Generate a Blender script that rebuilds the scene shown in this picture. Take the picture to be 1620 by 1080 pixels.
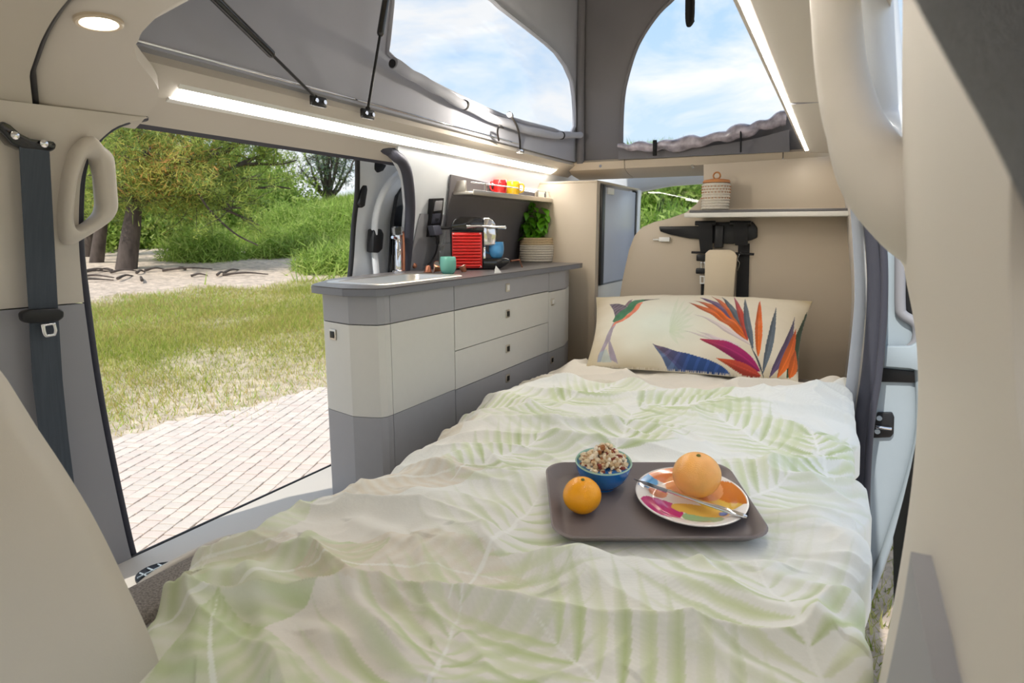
import bpy, bmesh, math, random
import numpy as np
from mathutils import Vector, Matrix, noise as mnoise
random.seed(7); rng = np.random.default_rng(7)
R = math.radians
scene = bpy.context.scene
COL = scene.collection
for o in list(bpy.data.objects): bpy.data.objects.remove(o)

# ------------------------------------------------------------------ camera
FPX = 1000.0; H = 0.95
TH = math.atan(175/FPX); PS = math.atan(.52*math.cos(TH))
cam_d = bpy.data.cameras.new('camera'); cam = bpy.data.objects.new('camera', cam_d); COL.objects.link(cam)
cam.location = (0, 0, H); cam.rotation_euler = (math.pi/2-TH, 0, PS)
cam_d.sensor_width = 36; cam_d.lens = 36*FPX/1620; cam_d.clip_start = .02; cam_d.clip_end = 500
cam_d.dof.use_dof = True; cam_d.dof.focus_distance = 1.9; cam_d.dof.aperture_fstop = 7.0
scene.camera = cam

# ------------------------------------------------------------------ world, sun, exposure
scene.view_settings.view_transform = 'Standard'; scene.view_settings.look = 'None'
scene.view_settings.gamma = 1; scene.view_settings.use_curve_mapping = False
scene.view_settings.exposure = 0.42
W = bpy.data.worlds.new('sky'); scene.world = W; W.use_nodes = True
nt = W.node_tree; nt.nodes.clear()
def wn(t, **k):
    n = nt.nodes.new(t)
    for a, b in k.items(): setattr(n, a, b)
    return n
tc = wn('ShaderNodeTexCoord'); sep = wn('ShaderNodeSeparateXYZ'); nt.links.new(tc.outputs['Generated'], sep.inputs[0])
zz = wn('ShaderNodeMath', operation='MAXIMUM'); zz.inputs[1].default_value = 0.0; nt.links.new(sep.outputs[2], zz.inputs[0])
zp = wn('ShaderNodeMath', operation='ADD'); zp.inputs[1].default_value = .22; nt.links.new(zz.outputs[0], zp.inputs[0])
dv = wn('ShaderNodeVectorMath', operation='DIVIDE'); cmb = wn('ShaderNodeCombineXYZ')
for i in range(3): nt.links.new(zp.outputs[0], cmb.inputs[i])
nt.links.new(tc.outputs['Generated'], dv.inputs[0]); nt.links.new(cmb.outputs[0], dv.inputs[1])
n1 = wn('ShaderNodeTexNoise'); n1.inputs['Scale'].default_value = 1.7; n1.inputs['Detail'].default_value = 8; n1.inputs['Roughness'].default_value = .58; n1.inputs['Distortion'].default_value = .5
nt.links.new(dv.outputs[0], n1.inputs['Vector'])
cr = wn('ShaderNodeValToRGB'); cr.color_ramp.elements[0].position = .40; cr.color_ramp.elements[1].position = .60
nt.links.new(n1.outputs['Fac'], cr.inputs[0])
grad = wn('ShaderNodeValToRGB'); e = grad.color_ramp.elements
e[0].position = 0; e[0].color = (.74, .87, .99, 1); e[1].position = .8; e[1].color = (.23, .45, .84, 1)
m_ = e.new(.3); m_.color = (.47, .69, .97, 1)
nt.links.new(zz.outputs[0], grad.inputs[0])
mx = wn('ShaderNodeMix', data_type='RGBA'); nt.links.new(cr.outputs[0], mx.inputs[0]); nt.links.new(grad.outputs[0], mx.inputs[6]); mx.inputs[7].default_value = (.93, .955, .985, 1)
bg = wn('ShaderNodeBackground'); bg.inputs[1].default_value = .81; nt.links.new(mx.outputs[2], bg.inputs[0])
wo = wn('ShaderNodeOutputWorld'); nt.links.new(bg.outputs[0], wo.inputs[0])

sun_d = bpy.data.lights.new('sun', 'SUN'); sun_d.energy = 2.7; sun_d.angle = R(.6); sun_d.color = (1, .955, .87)
sun = bpy.data.objects.new('sun', sun_d); COL.objects.link(sun)
sun.rotation_euler = Vector((.10, .62, -.77)).to_track_quat('-Z', 'Y').to_euler()

# ------------------------------------------------------------------ pixel -> place helpers (frame 1620x1080)
FW = np.array([-math.sin(PS)*math.cos(TH), math.cos(PS)*math.cos(TH), -math.sin(TH)])
RT = np.array([math.cos(PS), math.sin(PS), 0.]); UP = np.cross(RT, FW); CP = np.array([0, 0, H])
def ray(x, y): return FW+RT*(x-810)/FPX-UP*(y-540)/FPX
def bz(x, y, z): d = ray(x, y); return CP+(z-H)/d[2]*d
def bx(x, y, X): d = ray(x, y); return CP+X/d[0]*d
def by(x, y, Y): d = ray(x, y); return CP+Y/d[1]*d
def pd(x, y, r): d = ray(x, y); return CP+r/math.hypot(d[0], d[1])*d
def pj(P):
    v = np.asarray(P)-CP; D = v@FW
    return 810+FPX*(v@RT)/D, 540-FPX*(v@UP)/D
def XL(z): return float(np.interp(z, [0, .3, .78, 1.0, 1.2, 1.3], [-1.68, -1.68, -1.63, -1.565, -1.475, -1.43]))
def bl(x, y, off=0.):
    X = -1.6
    for _ in range(12): X = XL(bx(x, y, X)[2])+off
    return bx(x, y, X)

# ------------------------------------------------------------------ object helpers
def setp(o, label=None, cat=None, group=None, kind=None):
    if label: o['label'] = label
    if cat: o['category'] = cat
    if group: o['group'] = group
    if kind: o['kind'] = kind
    return o
ORG = {}
def thing(name, label, cat, loc=(0, 0, 0), group=None, kind=None):
    o = bpy.data.objects.new(name, None); COL.objects.link(o); o.location = loc; o.empty_display_size = .05
    ORG[o] = np.array(loc, float); return setp(o, label, cat, group, kind)
def link(name, me, mat, parent=None):
    o = bpy.data.objects.new(name, me); COL.objects.link(o)
    if mat is not None and not me.materials: me.materials.append(mat)
    ORG[o] = np.zeros(3)
    if parent is not None:
        o.parent = parent; o.location = tuple(-ORG[parent])
    return o
def finish(me, smooth=True, ang=38):
    if smooth:
        me.shade_smooth(); me.set_sharp_from_angle(angle=R(ang))
def mk(name, V, F, mat, parent=None, smooth=True, ang=38, fixn=True):
    me = bpy.data.meshes.new(name); me.from_pydata([tuple(map(float, v)) for v in V], [], [tuple(map(int, f)) for f in F])
    if fixn:
        bm = bmesh.new(); bm.from_mesh(me); bmesh.ops.recalc_face_normals(bm, faces=bm.faces); bm.to_mesh(me); bm.free()
    me.update(); finish(me, smooth, ang)
    return link(name, me, mat, parent)
def bevel_mesh(V, F, b, seg=2):
    bm = bmesh.new(); vs = [bm.verts.new(tuple(map(float, v))) for v in V]
    for f in F: bm.faces.new([vs[i] for i in f])
    bmesh.ops.recalc_face_normals(bm, faces=bm.faces)
    if b > 0:
        ed = [e for e in bm.edges if len(e.link_faces) == 2 and e.calc_face_angle(0) > .5]
        bmesh.ops.bevel(bm, geom=ed, offset=b, segments=seg, affect='EDGES', clamp_overlap=True, profile=.5)
    return bm
def bmobj(name, bm, mat, parent=None, smooth=True, ang=38):
    me = bpy.data.meshes.new(name); bm.to_mesh(me); bm.free(); finish(me, smooth, ang)
    return link(name, me, mat, parent)
BF = [(0, 1, 3, 2), (4, 6, 7, 5), (0, 4, 5, 1), (2, 3, 7, 6), (0, 2, 6, 4), (1, 5, 7, 3)]
def box(name, lo, hi, mat, parent=None, b=.004, seg=2, rz=0., piv=None):
    V = np.array([(x, y, z) for x in (lo[0], hi[0]) for y in (lo[1], hi[1]) for z in (lo[2], hi[2])], float)
    if rz:
        c = V.mean(0) if piv is None else np.array(piv); co, s = math.cos(rz), math.sin(rz)
        d = V-c; V = np.stack([c[0]+d[:, 0]*co-d[:, 1]*s, c[1]+d[:, 0]*s+d[:, 1]*co, V[:, 2]], 1)
    return bmobj(name, bevel_mesh(V, BF, b, seg), mat, parent)
def prism(name, poly, off, mat, parent=None, b=.003, seg=2):
    P = np.array(poly, float); n = len(P); V = np.vstack([P, P+np.array(off, float)])
    F = [tuple(range(n)), tuple(range(2*n-1, n-1, -1))]+[(i, (i+1) % n, n+(i+1) % n, n+i) for i in range(n)]
    return bmobj(name, bevel_mesh(V, F, b, seg), mat, parent)
def frames(P):
    P = np.asarray(P, float); T = np.gradient(P, axis=0); T /= np.linalg.norm(T, axis=1)[:, None]+1e-12
    a = np.array([0, 0, 1.]) if abs(T[0][2]) < .9 else np.array([1., 0, 0])
    N = [np.cross(T[0], a)]; N[0] /= np.linalg.norm(N[0])
    for i in range(1, len(P)):
        v = N[-1]-T[i]*(N[-1]@T[i]); N.append(v/np.linalg.norm(v))
    N = np.array(N); return P, T, N, np.cross(T, N)
def tubedata(P, r, n=10, sq=(1, 1)):
    P, T, N, B = frames(P); m = len(P); r = np.broadcast_to(np.asarray(r, float), (m,))
    a = np.linspace(0, 2*math.pi, n, endpoint=False)
    V = (P[:, None]+r[:, None, None]*(np.cos(a)[None, :, None]*N[:, None]*sq[0]+np.sin(a)[None, :, None]*B[:, None]*sq[1])).reshape(-1, 3)
    F = [(i*n+j, i*n+(j+1) % n, (i+1)*n+(j+1) % n, (i+1)*n+j) for i in range(m-1) for j in range(n)]
    F += [tuple(range(n-1, -1, -1)), tuple(range((m-1)*n, m*n))]
    return V, F
def tube(name, P, r, mat, parent=None, n=10, sq=(1, 1)):
    V, F = tubedata(P, r, n, sq); return mk(name, V, F, mat, parent, fixn=True, ang=60)
def smooth(P, k=6):
    P = np.asarray(P, float); Q = np.vstack([2*P[0]-P[1], P, 2*P[-1]-P[-2]]); out = []
    for i in range(1, len(Q)-2):
        for t in np.linspace(0, 1, k, endpoint=False):
            a, b, c, d = Q[i-1], Q[i], Q[i+1], Q[i+2]
            out.append(.5*(2*b+(c-a)*t+(2*a-5*b+4*c-d)*t*t+(3*b-a-3*c+d)*t**3))
    out.append(P[-1]); return np.array(out)
def lathe(name, prof, c, mat, parent=None, n=32, ang=40, tilt=None):
    c = np.array(c, float); V = []; F = []
    a = np.linspace(0, 2*math.pi, n, endpoint=False)
    for r, z in prof: V += [(r*math.cos(t), r*math.sin(t), z) for t in a]
    m = len(prof)
    F = [(i*n+j, i*n+(j+1) % n, (i+1)*n+(j+1) % n, (i+1)*n+j) for i in range(m-1) for j in range(n)]
    F += [tuple(range(n-1, -1, -1)), tuple(range((m-1)*n, m*n))]
    V = np.array(V)
    if tilt is not None: V = V@np.array(tilt.to_3x3()).T
    return mk(name, V+c, F, mat, parent, ang=ang)
def sheet(name, G, off, mat, parent=None, ang=38):
    """grid of points (rows, cols, 3) given thickness by the vector off (or an array)"""
    G = np.asarray(G, float); m, n = G.shape[:2]; V = np.vstack([G.reshape(-1, 3), (G+np.asarray(off, float)).reshape(-1, 3)]); k = m*n
    F = []
    for i in range(m-1):
        for j in range(n-1):
            a = i*n+j; F.append((a, a+1, a+n+1, a+n)); F.append((k+a, k+a+n, k+a+n+1, k+a+1))
    bd = [(0, j) for j in range(n)]+[(i, n-1) for i in range(1, m)]+[(m-1, j) for j in range(n-2, -1, -1)]+[(i, 0) for i in range(m-2, 0, -1)]
    bd = [i*n+j for i, j in bd]
    for a, b in zip(bd, bd[1:]+bd[:1]): F.append((a, b, k+b, k+a))
    return mk(name, V, F, mat, parent, ang=ang)
def resamp(P, n):
    P = np.asarray(P, float); d = np.r_[0, np.cumsum(np.linalg.norm(np.diff(P, axis=0), axis=1))]
    t = np.linspace(0, d[-1], n); return np.stack([np.interp(t, d, P[:, i]) for i in range(P.shape[1])], 1)
def loft(name, A, B, off, mat, parent=None, m=24, n=8, ang=38):
    A = resamp(A, m); B = resamp(B, m); t = np.linspace(0, 1, n)[None, :, None]
    return sheet(name, A[:, None]*(1-t)+B[:, None]*t, off, mat, parent, ang)
def extrude_y(name, prof, y0, y1, mat, parent=None, th=(0, 0, .02), n=2):
    ys = np.linspace(y0, y1, n); G = np.array([[(x, y, z) for y in ys] for x, z in prof]); return sheet(name, G, th, mat, parent)
def ringobj(name, outer, inner, off, mat, parent=None, m=40, sub=1, bulge=.25):
    """a closed ring between two outlines with rounded cross-section"""
    O = resamp(list(outer)+[outer[0]], m+1)[:-1]; I = resamp(list(inner)+[inner[0]], m+1)[:-1]
    k = np.argmin(np.linalg.norm(I-O[0], axis=1)); I = np.roll(I, -k, axis=0)
    off = np.asarray(off, float); rows = []
    Q = [(0, .0), (bulge, -.28), (1-bulge, -.28), (1, .0), (1, 1), (0, 1)]
    V = []
    for t, h in Q: V.append(O*(1-t)+I*t+off*h)
    V = np.array(V).reshape(-1, 3); q = len(Q); F = []
    for r_ in range(q):
        for j in range(m): F.append((r_*m+j, r_*m+(j+1) % m, ((r_+1) % q)*m+(j+1) % m, ((r_+1) % q)*m+j))
    o = mk(name, V, F, mat, parent, ang=70)
    if sub: s = o.modifiers.new('s', 'SUBSURF'); s.levels = sub; s.render_levels = sub
    return o
def setcol(o, C):
    me = o.data; a = me.color_attributes.new('Col', 'FLOAT_COLOR', 'POINT')
    C = np.asarray(C, np.float32)
    if C.shape[1] == 3: C = np.hstack([C, np.ones((len(C), 1), np.float32)])
    a.data.foreach_set('color', C.ravel())
def srgb(r, g, b):
    f = lambda c: (c/255/12.92) if c <= 10 else ((c/255+.055)/1.055)**2.4
    return (f(r), f(g), f(b))

# ------------------------------------------------------------------ materials (procedural)
def mat(name, col, rough=.6, metal=0., bump=0., bscale=200., vary=.0, vscale=6., spec=.5, trans=0., ior=1.45, coat=0., emis=None, estr=0., colattr=False, sheen=0., sss=0., alpha=1., stretch=None):
    m = bpy.data.materials.new(name); m.use_nodes = True; t = m.node_tree; b = t.nodes['Principled BSDF']; L = t.links.new
    c = tuple(col)+(1,) if len(col) == 3 else col
    b.inputs['Base Color'].default_value = c; b.inputs['Roughness'].default_value = rough; b.inputs['Metallic'].default_value = metal
    b.inputs['Specular IOR Level'].default_value = spec; b.inputs['Transmission Weight'].default_value = trans; b.inputs['IOR'].default_value = ior
    b.inputs['Coat Weight'].default_value = coat; b.inputs['Sheen Weight'].default_value = sheen; b.inputs['Alpha'].default_value = alpha
    if sss: b.inputs['Subsurface Weight'].default_value = sss; b.inputs['Subsurface Radius'].default_value = (.02, .012, .006); b.inputs['Subsurface Scale'].default_value = .5
    if emis: b.inputs['Emission Color'].default_value = tuple(emis)+(1,); b.inputs['Emission Strength'].default_value = estr
    src = None
    tcn = t.nodes.new('ShaderNodeTexCoord'); vec = tcn.outputs['Object']
    if stretch:
        mp = t.nodes.new('ShaderNodeMapping'); mp.inputs['Scale'].default_value = stretch; L(vec, mp.inputs[0]); vec = mp.outputs[0]
    if colattr:
        a = t.nodes.new('ShaderNodeVertexColor'); a.layer_name = 'Col'; src = a.outputs[0]
    if vary:
        n = t.nodes.new('ShaderNodeTexNoise'); n.inputs['Scale'].default_value = vscale; n.inputs['Detail'].default_value = 5; L(vec, n.inputs['Vector'])
        mr = t.nodes.new('ShaderNodeMapRange'); mr.inputs[1].default_value = .3; mr.inputs[2].default_value = .7; mr.inputs[3].default_value = 1-vary; mr.inputs[4].default_value = 1+vary; L(n.outputs['Fac'], mr.inputs[0])
        x = t.nodes.new('ShaderNodeMix'); x.data_type = 'RGBA'; x.blend_type = 'MULTIPLY'; x.inputs[0].default_value = 1
        if src: L(src, x.inputs[6])
        else: x.inputs[6].default_value = c
        L(mr.outputs[0], x.inputs[7]); src = x.outputs[2]
    if src: L(src, b.inputs['Base Color'])
    if bump:
        n = t.nodes.new('ShaderNodeTexNoise'); n.inputs['Scale'].default_value = bscale; n.inputs['Detail'].default_value = 3; L(vec, n.inputs['Vector'])
        bp = t.nodes.new('ShaderNodeBump'); bp.inputs['Strength'].default_value = bump; bp.inputs['Distance'].default_value = .004; L(n.outputs['Fac'], bp.inputs['Height']); L(bp.outputs[0], b.inputs['Normal'])
    return m
M = {}
M['beige'] = mat('beige_trim', srgb(203, 196, 186), .55, bump=.06, bscale=900)
M['beige2'] = mat('beige_lining', srgb(194, 187, 175), .75, bump=.08, bscale=700)
M['beigeboard'] = mat('beige_board', srgb(196, 182, 162), .42, bump=.03, bscale=500)
M['greytrim'] = mat('grey_trim', srgb(150, 150, 155), .6, bump=.1, bscale=600)
M['whitemetal'] = mat('white_painted_metal', srgb(222, 226, 231), .32, coat=.3, vary=.02)
M['greymetal'] = mat('grey_painted_metal', srgb(160, 172, 180), .35, coat=.25, vary=.03)
M['rubber'] = mat('black_rubber', srgb(62, 63, 74), .5, bump=.15, bscale=300)
M['black'] = mat('black_plastic', srgb(26, 26, 29), .4, bump=.05, bscale=500)
M['blackgloss'] = mat('glossy_black_plastic', srgb(18, 18, 21), .12, coat=.6)
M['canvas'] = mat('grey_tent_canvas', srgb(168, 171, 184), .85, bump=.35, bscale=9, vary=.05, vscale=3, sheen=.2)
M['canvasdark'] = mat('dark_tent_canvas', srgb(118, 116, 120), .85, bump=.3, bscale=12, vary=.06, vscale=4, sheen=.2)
M['cabgrey'] = mat('grey_laminate', srgb(160, 160, 164), .38, vary=.015, vscale=30)
M['cabwhite'] = mat('off_white_laminate', srgb(214, 212, 205), .38, vary=.01, vscale=30)
M['cabbody'] = mat('cabinet_carcass', srgb(96, 94, 94), .6, vary=.03)
M['worktop'] = mat('anthracite_worktop', srgb(96, 92, 92), .35, vary=.06, vscale=60)
M['worktopedge'] = mat('grey_worktop_edging', srgb(120, 122, 130), .35, vary=.02)
M['steel'] = mat('brushed_steel', srgb(212, 206, 196), .36, 1., bump=.05, bscale=400, stretch=(1, 12, 1))
M['chrome'] = mat('chrome', srgb(225, 225, 228), .07, 1., vary=.02)
M['slate'] = mat('slate_grey_panel', srgb(112, 108, 112), .5, vary=.03, vscale=20)
M['red'] = mat('red_ribbed_plastic', srgb(206, 26, 22), .28, coat=.3, vary=.04)
M['belt'] = mat('blue_grey_webbing', srgb(74, 82, 92), .8, bump=.5, bscale=500, vary=.12, vscale=14, stretch=(1, 12, .6))
M['beltblack'] = mat('black_webbing', srgb(30, 30, 32), .75, bump=.4, bscale=400, vary=.1)
M['white'] = mat('white_plastic', srgb(235, 235, 232), .35, vary=.01)
M['glass'] = mat('clear_glass', (1, 1, 1), .02, trans=1., ior=1.45, vary=.005)
M['smoke'] = mat('smoked_tank', (.8, .82, .86), .05, trans=.9, ior=1.3, vary=.01)
M['seatleather'] = mat('beige_seat_leather', srgb(196, 188, 173), .55, bump=.12, bscale=600)
M['darkfabric'] = mat('dark_seat_fabric', srgb(44, 48, 57), .8, bump=.8, bscale=900, vary=.35, vscale=120, sheen=.5)
M['benchfabric'] = mat('grey_woven_bench_fabric', srgb(140, 132, 126), .9, bump=.9, bscale=400, vary=.45, vscale=260)
M['capsule'] = mat('copper_capsule_foil', srgb(196, 132, 104), .28, .9, vary=.08, vscale=40)
M['foil'] = mat('silver_foil', srgb(214, 208, 200), .35, .8, bump=.2, bscale=300)
M['mint'] = mat('mint_green_glaze', srgb(122, 196, 178), .15, coat=.5, vary=.05)
M['blue'] = mat('sky_blue_glaze', srgb(82, 158, 214), .15, coat=.5, vary=.05)
M['redmug'] = mat('red_glaze', srgb(200, 40, 40), .15, coat=.5, vary=.05)
M['yellow'] = mat('yellow_glaze', srgb(236, 190, 40), .15, coat=.5, vary=.05)
def emat(name, col, s): return mat(name, (1, 1, 1), .4, emis=col, estr=s, vary=.01)
LED = (1., .955, .89)
M['led'] = emat('warm_led_diffuser', LED, 16.0)
M['led2'] = emat('warm_led_tape', LED, 40.0)
M['led3'] = emat('shelf_led_bar', LED, 5.0)
M['spot'] = emat('downlight_lens', (1., .88, .7), 22.0)
M['lampglow'] = emat('reading_lamp_lens', (1., .9, .72), 40.0)
M['sand'] = None

# ================================================================== THE VAN SHELL
S = 'structure'
# floor and sill
fl = box('floor', (-1.62, -1.2, 0.0), (.12, 4.3, .05), M['beige2'], None, b=.005); setp(fl, 'beige van floor under the bench and kitchen', 'floor', kind=S)
sill = thing('trim_1', 'pale door sill step below the left door opening', 'door sill', (-1.6, 1.4, 0.0), kind=S)
box('step_plate', (-1.69, .55, -.03), (-1.40, 2.2, .056), M['beige'], sill, b=.012)
tube('sill_edge', [(-1.692, .55, .05), (-1.692, 2.2, .05)], .007, M['black'], sill)
vent = thing('floor_vent', 'round black grille set in the left door step', 'vent', (-1.53, .945, .056))
lathe('vent_dish', [(.001, .058), (.05, .058), (.056, .062), (.056, .056), (.001, .056)], (-1.53, .945, 0), M['black'], vent, n=28)
for k in (-.025, .0, .025):
    h = math.sqrt(.05**2-k**2)
    tube('grille_bar', [(-1.53+k, .945-h, .062), (-1.53+k, .945+h, .062)], .0022, M['greymetal'], vent, n=6)
    tube('grille_bar', [(-1.53-h, .945+k, .062), (-1.53+h, .945+k, .062)], .0022, M['greymetal'], vent, n=6)

# left B-pillar
pil = thing('wall_left_pillar', 'beige and grey door pillar trim beside the left doorway', 'pillar', (-1.6, .75, 0), kind=S)
Lx = -190
A = [bl(Lx, 135), bl(Lx, 300), bl(Lx, 400), bl(Lx, 505)]
B = [bl(236, 186), bl(190, 198), bl(165, 215), bl(143, 240), bl(129, 280), bl(125, 330), bl(125, 390), bl(129, 440), bl(133, 478)]
loft('upper_trim', A, smooth(B, 4), (-.07, -.01, 0), M['beige'], pil, m=30, n=10)
A = [bl(Lx, 507), bl(Lx, 700), bl(Lx, 930), bl(Lx, 1060)]
B = [bl(133, 480), bl(150, 600), bl(172, 720), bl(200, 850), bl(214, 905), bl(217, 935)]
loft('lower_trim', A, smooth(B, 4), (-.07, -.01, 0), M['greytrim'], pil, m=30, n=10)
edge = [bl(230, 186, -.05), bl(192, 194, -.02), bl(160, 214, -.02), bl(136, 250, -.02), bl(127, 300, -.02), bl(127, 390, -.02), bl(137, 478, -.02), bl(154, 600, -.02), bl(176, 720, -.02), bl(204, 850, -.02), bl(219, 905, -.02)]
tube('door_seal', smooth(edge, 5), .009, M['rubber'], pil, n=8)
out = [(120, 235), (135, 217), (150, 211), (162, 226), (182, 240), (185, 270), (190, 330), (182, 347), (165, 360), (125, 385), (113, 391), (105, 385), (101, 365), (101, 330), (108, 275)]
inn = [(135, 251), (150, 249), (157, 256), (159, 290), (161, 325), (157, 338), (140, 352), (120, 363), (115, 358), (116, 330), (123, 280)]
ringobj('grab_handle', [bl(x, y, .03) for x, y in out], [bl(x, y, .03) for x, y in inn], (-.05, 0, 0), M['beige'], pil, m=48, bulge=.3)

# left front roof lining (two panels) with seam
PR = [(-1.51, 1.188), (-1.492, 1.198), (-1.465, 1.216), (-1.42, 1.241), (-1.36, 1.265), (-1.29, 1.29), (-1.2, 1.308), (-1.1, 1.317), (-1.0, 1.32), (-.8, 1.322), (-.5, 1.322)]
PR = [tuple(p) for p in smooth(PR, 4)]
def prof_at(y): return [(x, y, z) for x, z in PR]
ceil = thing('ceiling', 'beige moulded roof lining above the left pillar', 'ceiling', (-1.2, .5, 1.3), kind=S)
ysA = np.interp([p[0] for p in PR], [-1.5, -1.4, -1.1, -.5], [.765, .715, .635, .53])
G = np.array([[(x, y, z-(.006 if k == 5 else 0)) for k, y in enumerate(np.linspace(-1.25, ya, 6))] for (x, z), ya in zip(PR, ysA)])
sheet('lining_panel', G, (0, 0, .03), M['beige2'], ceil)
ysB = np.interp([p[0] for p in PR], [-1.5, -1.46, -1.42, -1.38, -1.35, -1.32, -1.29, -1.25, -1.18, -.9, -.5], [.985, .99, .985, .965, .935, .895, .86, .83, .80, .71, .58])
G = np.array([[(x, y, z+.012*(k == 0)) for k, y in enumerate(np.linspace(ya+.008, yb, 8))] for (x, z), ya, yb in zip(PR, ysA, ysB)])
sheet('lining_panel', G, (0, 0, .03), M['beige'], ceil)
tube('lining_seam', smooth([(x, y+.004, z+.006) for (x, z), y in zip(PR, ysA)], 3), .008, M['black'], ceil, n=8)
tube('opening_rim', smooth([(-.5, .60, 1.345), (-.9, .725, 1.345), (-1.19, .80, 1.345), (-1.33, .87, 1.345)], 4), .022, M['beige'], ceil, n=12)
box('front_roof_panel', (-.5, -1.25, 1.325), (.05, .57, 1.35), M['beige2'], ceil)

# left roof rail with the LED strip channel
rail = thing('trim_2', 'beige roof rail above the left doorway and kitchen', 'roof rail', (-1.42, 2.1, 1.25), kind=S)
extrude_y('door_header', [(-1.53, 1.205), (-1.50, 1.226), (-1.475, 1.243), (-1.447, 1.258)], .97, 3.55, M['beige'], rail, th=(-.02, 0, .03))
extrude_y('header_edge', [(-1.545, 1.196), (-1.53, 1.207)], 1.0, 2.2, M['rubber'], rail, th=(-.02, 0, .015))
extrude_y('light_channel', [(-1.447, 1.258), (-1.44, 1.263), (-1.40, 1.285), (-1.375, 1.30), (-1.362, 1.311)], .93, 3.55, M['beige'], rail, th=(-.02, 0, .03))
extrude_y('rail_groove', [(-1.362, 1.311), (-1.375, 1.318), (-1.38, 1.328)], .86, 3.55, M['beigeboard'], rail, th=(-.03, 0, .0))
extrude_y('upper_rail', [(-1.382, 1.326), (-1.368, 1.338), (-1.364, 1.352)], .84, 3.55, M['greytrim'], rail, th=(-.03, 0, .0))
tube('canvas_track', [(-1.358, .86, 1.347), (-1.358, 2.72, 1.347)], .004, M['chrome'], rail, n=8)
st = thing('led_strip_light', 'long glowing warm strip light along the left roof rail', 'strip light', (-1.42, 2.1, 1.27))
sheet('diffuser', np.array([[(x, y, z) for y in (1.045, 3.27)] for x, z in [(-1.441, 1.258), (-1.431, 1.260), (-1.409, 1.272), (-1.401, 1.280)]]), (-.006, 0, .006), M['led'], st)
extrude_y('frame', [(-1.452, 1.252), (-1.438, 1.2575)], 1.03, 3.285, M['white'], st, th=(-.004, 0, .008))
extrude_y('frame', [(-1.403, 1.277), (-1.396, 1.287)], 1.03, 3.285, M['white'], st, th=(-.004, 0, .008))

# left body side behind the kitchen
wl = thing('wall_left', 'pale grey van side wall behind the kitchen worktop', 'wall', (-1.62, 2.8, 0), kind=S)
zs = np.linspace(0.0, 1.275, 40)
se = np.array([bl(x, y) for x, y in [(645, 434), (650, 390), (654, 330), (650, 280), (641, 257), (627, 243)]]); ys0 = np.interp(zs, se[:, 2], se[:, 1])
G = np.array([[(XL(z), y, z) for y in np.linspace(y0, 4.2, 12)] for z, y0 in zip(zs, ys0)]); sheet('side_panel', G, (-.05, 0, 0), M['whitemetal'], wl)
zs = np.linspace(.7, 1.02, 8)
G = np.array([[(XL(z)+.006, y, z) for y in np.linspace(2.2, 2.42, 4)] for z in zs]); sheet('lower_panel', G, (-.006, 0, 0), M['greytrim'], wl)
seal = [bl(596, 228, -.05), bl(616, 238, -.03), bl(626, 247, -.006), bl(637, 257, -.002), bl(645, 280, .0), bl(649, 330, .0), bl(645, 390, .0), bl(641, 434, .0)]
tube('door_seal', smooth(seal, 6), .021, M['rubber'], wl, n=10, sq=(1, 1))

# left sliding door, slid back outside the wall
ld = thing('door_1', 'white left sliding door slid back outside the kitchen', 'sliding door', (-1.72, 2.0, 0), kind=S)
XD = -1.71
A = [bx(566, 225, XD+.09), bx(566, 300, XD+.04), bx(560, 360, XD), bx(556, 420, XD), bx(550, 470, XD-.0)]
B = [a+np.array([.02, .75, 0]) for a in A]
loft('door_panel', A, B, (-.012, 0, 0), M['whitemetal'], ld, m=16, n=4)
#loft('door_flange', A, [a+np.array([-.10, .012, 0]) for a in A], (0, .03, 0), M['whitemetal'], ld, m=16, n=3)
tube('door_edge_seal', smooth([a+np.array([.004, -.008, 0]) for a in A], 4), .010, M['black'], ld, n=8)
arc = [bx(596, 440, XD+.03), bx(592, 390, XD+.03), bx(594, 345, XD+.05), bx(603, 312, XD+.07), bx(620, 285, XD+.09), bx(640, 268, XD+.10)]
tube('pressed_ridge', smooth(arc, 6), .014, M['whitemetal'], ld, n=10)
prism('catch_plate', [bx(x, y, XD+.075) for x, y in [(590, 244), (622, 246), (614, 258), (607, 270), (600, 273), (595, 268)]], (-.03, 0, 0), M['black'], ld, b=.004)
prism('latch', [bx(x, y, XD+.05) for x, y in [(575, 293), (581, 293), (582, 300), (578, 326), (573, 329), (569, 322), (571, 305)]], (-.03, 0, 0), M['black'], ld, b=.004)
prism('inner_handle', [bx(x, y, XD+.05) for x, y in [(592, 362), (604, 362), (608, 370), (606, 394), (600, 400), (590, 399)]], (-.035, 0, 0), M['black'], ld, b=.006)
prism('door_window', [bx(x, y, XD+.06) for x, y in [(640, 287), (645, 400), (640, 438), (618, 438), (621, 400), (623, 350), (630, 310)]], (-.02, 0, 0), M['blackgloss'], ld, b=.003)

# right roof lining and strip light
rr = thing('trim_3', 'beige roof lining strip above the bed on the right', 'roof lining', (-.1, 2, 1.3), kind=S)
sheet('lining_panel', np.array([[(x, y, z) for y in np.linspace(.35, 3.26, 8)] for x, z in [(-.158, 1.304), (-.15, 1.298), (-.06, 1.292), (-.01, 1.262), (.03, 1.20)]]), (0, 0, .03), M['beige2'], rr)
box('lining_joint', (-.15, 1.98, 1.2925), (-.05, 1.983, 1.297), M['greytrim'], rr, b=0)
r2 = thing('led_strip_light', 'warm strip light along the edge of the right roof lining', 'strip light', (-.165, 2, 1.3))
box('diffuser', (-.168, .4, 1.301), (-.158, 3.2, 1.318), M['led2'], r2, b=.002)
box('frame', (-.176, .4, 1.299), (-.168, 3.25, 1.325), M['beige'], r2, b=.002)

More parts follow.
